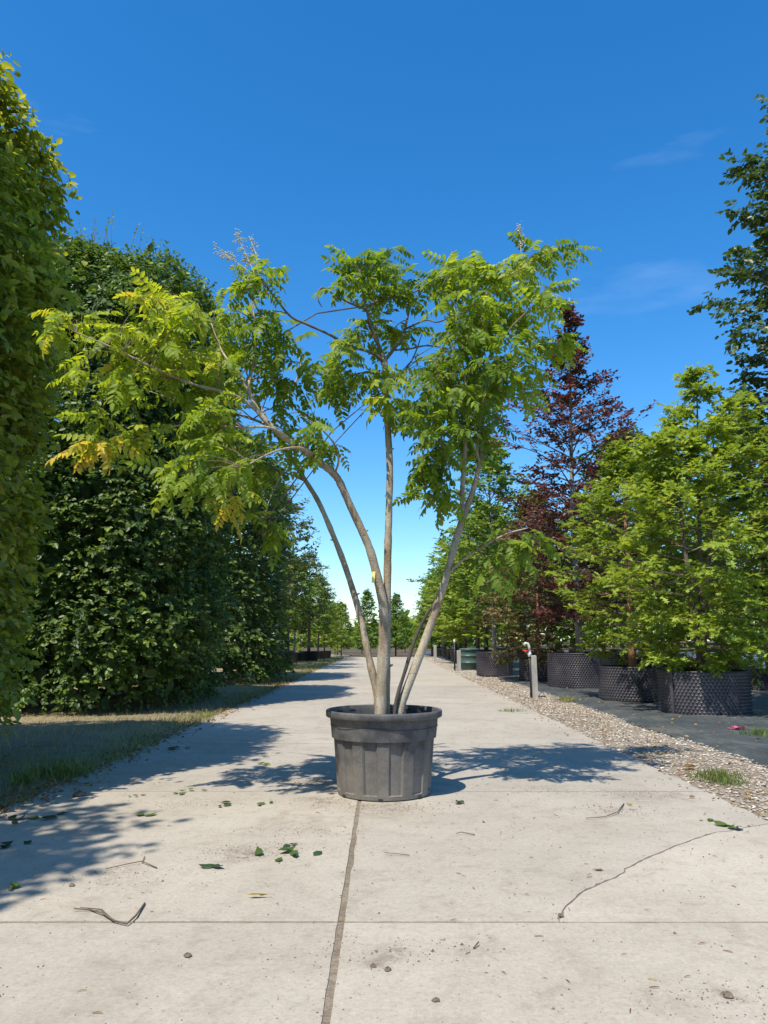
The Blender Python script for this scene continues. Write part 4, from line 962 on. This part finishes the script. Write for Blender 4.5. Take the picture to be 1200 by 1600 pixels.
# a seedling in the pot
wd = empty('seedling', (-.11, POT_Y - .08, .515), 'little green weed growing in the grey pot', 'weed')
rw = np.random.default_rng(8)
leaf_singles(rw.normal(0, .008, (8, 3)) + np.array([0, 0, .02]), np.stack([np.cos(np.arange(8) * .8), np.sin(np.arange(8) * .8), rw.uniform(.1, .8, 8)], -1), np.tile([0, 0, 1.0], (8, 1)), rw.uniform(.04, .07, 8), rw.uniform(.5, .8, 8), OVATE, M['leaf_main'], wd)

# ------------------------------------------------------------------ posts, tap, tank
def wood_post(px_, py_base, py_top, w, label, lean=0.0):
    b = on_ground(px_, py_base, -.01); t = at(px_, py_top, b.y); h = t.z
    mb = MB(); n = 4; V = []
    for z, k in ((-.15, 1), (h - .015, 1), (h, .88)):
        for sx, sy in ((-1, -1), (1, -1), (1, 1), (-1, 1)): V.append((sx * w / 2 * k + lean * z, sy * w / 2 * k, z))
    F = [(0, 3, 2, 1), (8, 9, 10, 11)] + [(j * 4 + k, j * 4 + (k + 1) % 4, (j + 1) * 4 + (k + 1) % 4, (j + 1) * 4 + k) for j in (0, 1) for k in range(4)]
    o = mb.add(V, F).build('wooden_post', M['grey_wood'], None, loc=(b.x, b.y, 0)); o.rotation_euler = (0, 0, .12)
    tag(o, label, 'post', 'grey wooden posts along the gravel'); return b, h
b, h = wood_post(836, 1090, 1024, .10, 'grey wooden post standing beside the tap with the red handle', -.015)
tp = empty('water_tap', (b.x - .085, b.y - .03, 0), 'grey water tap with red handle on a black standpipe', 'water tap')
MB().tube([(0, 0, -.1), (.004, 0, .4), (0, 0, h - .02)], .017, 10).build('standpipe', M['black_plastic'], tp, True)
MB().tube([(0, 0, h - .03), (0, 0, h + .06)], [.034, .034], 12).tube([(0, 0, h + .05), (0, 0, h + .09)], [.026, .026], 12).build('collar', M['grey_pipe'], tp, True)
MB().tube([(0, 0, h + .08), (-.004, 0, h + .17), (-.03, -.005, h + .225), (-.075, -.01, h + .235), (-.105, -.012, h + .20)], [.026, .027, .027, .028, .03], 12).build('spout', M['grey_pipe'], tp, True)
MB().tube([(-.02, -.03, h + .085), (-.075, -.035, h + .09), (-.135, -.035, h + .088)], [.013, .017, .012], 8).build('handle', M['red'], tp, True)
b, h = wood_post(717, 1047, 1016, .13, 'short grey wooden post in front of the teal tank')
tp = empty('standpipe', (b.x - .16, b.y - .1, 0), 'thin black standpipe with pale top left of the teal tank', 'standpipe')
MB().tube([(0, 0, -.1), (0, 0, 1.0)], .03, 8).build('pipe', M['black_plastic'], tp, True); MB().tube([(0, 0, .98), (0, 0, 1.12)], .036, 8).build('cap', M['grey_pipe'], tp, True)
b, h = wood_post(680, 1034, 1008, .13, 'farthest grey wooden post along the gravel')
c0 = on_ground(731, 1046); tk = empty('water_tank', (c0.x + .12, c0.y + .5, 0), 'teal-green plastic water tank between the black pots', 'water tank')
hh = at(731, 1015, c0.y).z
MB().lathe([(.36, 0), (.375, .02), (.375, hh * .3), (.385, hh * .31), (.385, hh * .34), (.375, hh * .35), (.375, hh * .65), (.385, hh * .66), (.385, hh * .69), (.375, hh * .7), (.375, hh - .05), (.395, hh - .045), (.395, hh)], 40).build('barrel', M['teal'], tk, True)
MB().lathe([(.40, hh), (.40, hh + .02), (.3, hh + .05), (.001, hh + .06)], 40).build('lid', M['teal'], tk, True)
# black irrigation pipe above the pots at the right edge
pts = [at(1098, 1032, 13.2), at(1140, 1022, 13.0), at(1180, 1016, 12.9), at(1230, 1013, 12.8), at(1290, 1020, 12.6)]
pts = [at(1086, 1100, 13.6)] + pts
P_, r__ = smooth(pts, [.022] * 6, 5); o = MB().tube(P_, r__, 8).build('irrigation_pipe', M['black_plastic'], None, True); tag(o, 'black irrigation pipe arching behind the nearest pot', 'pipe')

# ------------------------------------------------------------------ small things on the ground
SLIM = (OVATE[0] * np.array([.42, 1, 1]), OVATE[1])
def leaf_thing(px_, py_, n, size, v, label, spread=.03, curl=.25, cat='fallen leaf', tmpl=OVATE, grp='leaves lying on the concrete', seed=0, flat=.9, name='fallen_leaf', z=.001, az=None):
    rp = np.random.default_rng(int(px_ * 7 + py_) + seed); g0 = on_ground(px_, py_)
    root = empty(name, (g0.x, g0.y, z), label, cat, grp)
    for i in range(n):
        a = rp.uniform(0, 6.28) if az is None else az; t = tmpl[0].copy()
        t[:, 2] = curl * (np.abs(t[:, 0]) * rp.uniform(-.5, .9) + rp.uniform(-.2, .4) * (t[:, 1] - .5) ** 2 + .12 * rp.normal(0, 1, len(t))); t[:, 2] -= t[:, 2].min()
        P = np.array([[rp.normal(0, spread), rp.normal(0, spread), .001 + .002 * i]]) if n > 1 else np.zeros((1, 3))
        me = leaf_mesh('blade', P, np.array([[math.cos(a), math.sin(a), rp.uniform(0, .10)]]), np.array([[rp.normal(0, .15), rp.normal(0, .15), 1.0]]), np.array([size * rp.uniform(.75, 1.2)]), np.array([np.clip(v + rp.normal(0, .04), 0, 1)]), (t, tmpl[1]), M['litter'])
        link(bpy.data.objects.new('blade', me), root)
    return root
leaf_thing(430, 1336, 6, .075, .33, 'cluster of fresh green fallen leaves in front of the pot', .045, .5)
leaf_thing(340, 1356, 2, .085, .05, 'dark green crumpled leaf left of the pot', .012, .7)
leaf_thing(385, 1404, 1, .11, .80, 'curled yellow leaf lying on the concrete', 0, .5, tmpl=SLIM, az=.1)
leaf_thing(490, 1338, 1, .085, .22, 'single flat dark green leaf right of the fresh cluster', 0, .2)
leaf_thing(452, 1322, 2, .06, .12, 'small dark leaf with stalk just behind the fresh cluster', .02, .4)
leaf_thing(722, 1257, 4, .05, .15, 'little dark green leaf clump right of the pot', .02, .8)
leaf_thing(1140, 1294, 5, .085, .36, 'bright green fallen leaves near the right road edge', .05, .5)
leaf_thing(1114, 1281, 2, .06, .4, 'pair of green leaves just behind the bright ones at right', .02, .3)
leaf_thing(230, 1276, 3, .10, .5, 'pale green leaf lying on the edge of the left shadow', .04, .4)
leaf_thing(295, 1240, 5, .07, .48, 'light green leaf scraps in the sun, left of the pot', .05, .5)
leaf_thing(210, 1244, 4, .05, .5, 'small sprig of green leaves at the tip of the left shadow', .03, .6)
leaf_thing(345, 1261, 3, .07, .15, 'dark green leaf scraps left of the pot', .04, .4)
leaf_thing(413, 1257, 4, .055, .42, 'green leaf bits nearest the left foot of the pot', .03, .6)
leaf_thing(25, 1325, 4, .075, .05, 'dark green leaves in shadow at the left edge', .06, .5)
leaf_thing(80, 1278, 3, .09, .10, 'large green leaf in shadow at the edge of the verge', .05, .4)
leaf_thing(30, 1280, 4, .09, .06, 'blue-green leaves in shadow by the grass', .07, .6)
leaf_thing(17, 1390, 5, .04, .62, 'tiny yellow-green sprig at the left edge of the photo', .015, .8)
leaf_thing(943, 1361, 1, .06, .95, 'brown dry leaf beside the crack', 0, .5)
leaf_thing(756, 1286, 1, .04, .98, 'small reddish-brown leaf right of the pot', 0, .8)
leaf_thing(275, 1171, 4, .09, .2, 'green scraps lying in the far left shadow', .06, .5)
leaf_thing(410, 1195, 3, .07, .6, 'yellowish leaf left of the pot under the crown shadow', .03, .5)
leaf_thing(1095, 1206, 2, .09, .98, 'orange-brown leaf beside the grass tuft on the gravel', .03, .7, grp='leaves lying on the gravel', z=.02)

def twig_thing(pts, r, label, fork=None):
    P = [on_ground(x, y) for x, y in pts]; b = P[0].copy()
    Q = [(p - b) + Vector((0, 0, .006 + .008 * abs(math.sin(i * 1.9)))) for i, p in enumerate(P)]
    mb = MB().tube(Q, [r * (1 - .4 * i / len(Q)) for i in range(len(Q))], 6)
    if fork:
        Fp = [(on_ground(x, y) - b) + Vector((0, 0, .008)) for x, y in fork]; mb.tube(Fp, [r * .7, r * .6, r * .3][:len(Fp)], 5)
    o = mb.build('twig', M['bark_brown'], None, True, loc=b); tag(o, label, 'twig', 'dry twigs on the concrete')
twig_thing([(226, 1414), (212, 1436), (198, 1448), (178, 1443), (160, 1432), (140, 1424), (115, 1425)], .0046, 'v-shaped dry twig lying at the lower left', [(178, 1443), (158, 1424), (125, 1421)])
twig_thing([(245, 1358), (222, 1350), (205, 1352), (165, 1361)], .003, 'thin crooked twig left of the pot near the shadow edge', [(222, 1350), (226, 1340)])
twig_thing([(975, 1257), (965, 1272), (945, 1279), (915, 1281)], .0035, 'pale bent straw right of the pot')
twig_thing([(742, 1306), (722, 1304), (713, 1305)], .003, 'short straight twig right of the pot')
twig_thing([(740, 1484), (748, 1478)], .003, 'tiny twig on the near right slab')
twig_thing([(640, 1338), (600, 1336)], .002, 'faint straw in front of the pot')
def clod(px_, py_, r, label, seed):
    rp = np.random.default_rng(seed); g0 = on_ground(px_, py_); mb = MB()
    mb.lathe([(r * .8, 0), (r, r * .25), (r * .8, r * .6), (r * .35, r * .85), (.001, r * .9)], 10)
    mb.v = [(x * (1 + rp.normal(0, .14)), y * (1 + rp.normal(0, .14)), z * (1 + rp.normal(0, .14))) for x, y, z in mb.v]
    o = mb.build('soil_clod', M['crumb'], None, False, loc=(g0.x, g0.y, .001)); tag(o, label, 'clod', 'clods of earth on the concrete')
clod(124, 1244, .045, 'dark lump of earth at the edge of the left shadow', 1)
clod(293, 1495, .014, 'small brown clod on the near left slab', 2)
clod(606, 1517, .013, 'small black clod just right of the main joint', 3)
clod(583, 1511, .011, 'tiny clod nearest the main joint', 4)
clod(112, 1395 - 10, .014, 'dark pebble near the end of the left shadow', 5)
clod(681, 1565, .012, 'small brown clod near the bottom edge', 6)
clod(1137, 1558, .017, 'flat brown clod at the lower right', 7)
clod(876, 1432, .012, 'small dark clod at the foot of the crack', 8)
def crumbs():
    rng = np.random.default_rng(17); n = 5200
    cx = np.array([on_ground(x, y) for x, y in ((490, 1222), (500, 1250), (375, 1335), (615, 1490), (1140, 1560), (560, 1262), (410, 1325), (300, 1255), (1000, 1240), (180, 1370), (860, 1235), (640, 1262), (960, 1265), (480, 1300))])
    X = np.concatenate([rng.uniform(ROAD_L, ROAD_R, 5200)] + [c.repeat(1) if 0 else rng.normal(c[0], .17, 260) for c in cx] + [rng.normal(JOINT_X, .016, 500)])
    Y = np.concatenate([2.2 + 9 * rng.random(5200) ** 1.3] + [rng.normal(c[1], .08, 260) for c in cx] + [rng.uniform(2.2, 7, 500)])
    n = len(X); s = np.abs(rng.normal(0, .0019, n)) + .0008
    t = np.array([(1, 0, 0), (0, 1, 0), (-1, 0, 0), (0, -1, 0), (0, 0, .9)], float)
    T = t[None] * (1 + rng.normal(0, .3, (n, 5, 3))) * s[:, None, None]
    V = T + np.stack([X, Y, np.where(np.abs(X - JOINT_X) < .014, -.006, .0008)], -1)[:, None, :]
    o = bpy.data.objects.new('soil_crumbs', np_mesh('soil_crumbs', V.reshape(-1, 3), [(0, 1, 4), (1, 2, 4), (2, 3, 4), (3, 0, 4)], n, 5, M['crumb'])); COL.objects.link(o)
    tag(o, 'crumbs of earth and grit scattered over the concrete', 'crumbs', kind='stuff')
    n = 380; X = np.where(rng.random(n) < .7, rng.uniform(ROAD_L, ROAD_R, n), rng.normal(.9, .5, n)); Y = rng.uniform(2.3, 11, n); a = rng.normal(0, .8, n)
    P = np.stack([X, Y, np.full(n, .004)], -1); D = np.stack([np.cos(a), np.sin(a), rng.normal(0, .05, n)], -1)
    N = np.tile([0, 0, 1.0], (n, 1)) + rng.normal(0, .3, (n, 3))
    T = (np.array([(-.06, 0, 0), (.06, 0, 0), (.05, 1, .04), (-.05, 1, .04), (0, .5, .12)], float), [(0, 1, 4), (1, 2, 4), (2, 3, 4), (3, 0, 4)])
    o = bpy.data.objects.new('straw_bits', leaf_mesh('straw_bits', P, D, N, rng.uniform(.01, .035, n), np.clip(rng.normal(.97, .08, n), 0, 1), T, M['litter'])); COL.objects.link(o)
    tag(o, 'bits of straw and bark littering the concrete', 'litter', kind='stuff')
crumbs()
def dead_leaves(name, label, n, x0, sx, y0, y1, smin, smax, vm, seed, z, mat):
    rng = np.random.default_rng(seed)
    P = np.stack([rng.normal(x0, sx, n), y0 + (y1 - y0) * rng.random(n) ** 1.5, z + rng.uniform(0, .012, n)], -1)
    a = rng.uniform(0, 6.28, n); D = np.stack([np.cos(a), np.sin(a), rng.normal(0, .25, n)], -1); N = np.tile([0, 0, 1.0], (n, 1)) + rng.normal(0, .45, (n, 3))
    o = bpy.data.objects.new(name, leaf_mesh(name, P, D, N, rng.uniform(smin, smax, n), np.clip(rng.normal(vm, .12, n), 0, 1), OVATE, mat)); COL.objects.link(o)
    tag(o, label, 'leaf litter', kind='stuff')
dead_leaves('leaf_litter', 'brown dead leaves gathered along the left edge of the road', 2200, ROAD_L - .03, .13, 3.5, 22, .02, .06, .97, 3, .004, M['litter'])
dead_leaves('leaf_litter', 'dry leaf scraps strewn over the black weed fabric', 700, 5.2, 1.2, 5, 24, .02, .06, .92, 4, .03, M['litter'])
dead_leaves('leaf_litter', 'brown leaf scraps mixed into the gravel strip', 1300, 2.75, .3, 4, 22, .015, .045, .97, 5, .002, M['litter'])
def tuft(px_, py_, n, h, r, label, vm, seed, mat=None, z=.0, name='grass_tuft', cat='weed'):
    rng = np.random.default_rng(seed); g0 = on_ground(px_, py_)
    P = np.stack([rng.normal(0, r, n), rng.normal(0, r * .7, n), np.zeros(n)], -1); D = np.stack([rng.normal(0, .5, n), rng.normal(0, .5, n), np.ones(n)], -1)
    T = (np.array([(-.05, 0, 0), (.05, 0, 0), (.035, .55, -.06), (-.035, .55, -.06), (0, 1, -.3)], float), [(0, 1, 2, 3), (3, 2, 4)])
    o = bpy.data.objects.new(name, leaf_mesh(name, P, D, rng.normal(0, 1, (n, 3)), rng.uniform(h * .5, h, n), np.clip(rng.normal(vm, .15, n), 0, 1), T, mat or M['grass'])); COL.objects.link(o); o.location = (g0.x, g0.y, z)
    tag(o, label, cat, kind='stuff')
tuft(1122, 1217, 260, .11, .09, 'pale green grass tuft on the gravel at the right', .45, 1)
tuft(1140, 1226, 120, .07, .07, 'low dark grass tuft in front of the pale one', .2, 2)
tuft(886, 1095, 160, .12, .10, 'yellowing weed at the gravel edge beside the fabric', .6, 3)
tuft(800, 1112, 90, .08, .10, 'small green weed on the gravel by the road edge', .3, 4)
tuft(38, 1225, 60, .16, .05, 'tall bright grass blades in the sunlit patch of verge', .35, 5)
tuft(90, 1212, 220, .15, .12, 'sunlit grass tuft on the left verge', .4, 6)
tuft(1190, 1150, 160, .12, .12, 'dark weed on the fabric at the right edge', .15, 7)
fl = on_ground(1153, 1142); fr = empty('pink_flower', (fl.x, fl.y, .01), 'small pink flower lying on the weed fabric', 'flower')
rw = np.random.default_rng(4); n = 14
for i in range(n):
    a = rw.uniform(0, 6.28); me = leaf_mesh('petal', np.array([[rw.normal(0, .03), rw.normal(0, .03), .01]]), np.array([[math.cos(a), math.sin(a), rw.uniform(.1, .9)]]), np.array([[0, 0, 1.0]]), np.array([rw.uniform(.05, .09)]), np.array([.5]), OVATE, M['pink']); link(bpy.data.objects.new('petal', me), fr)
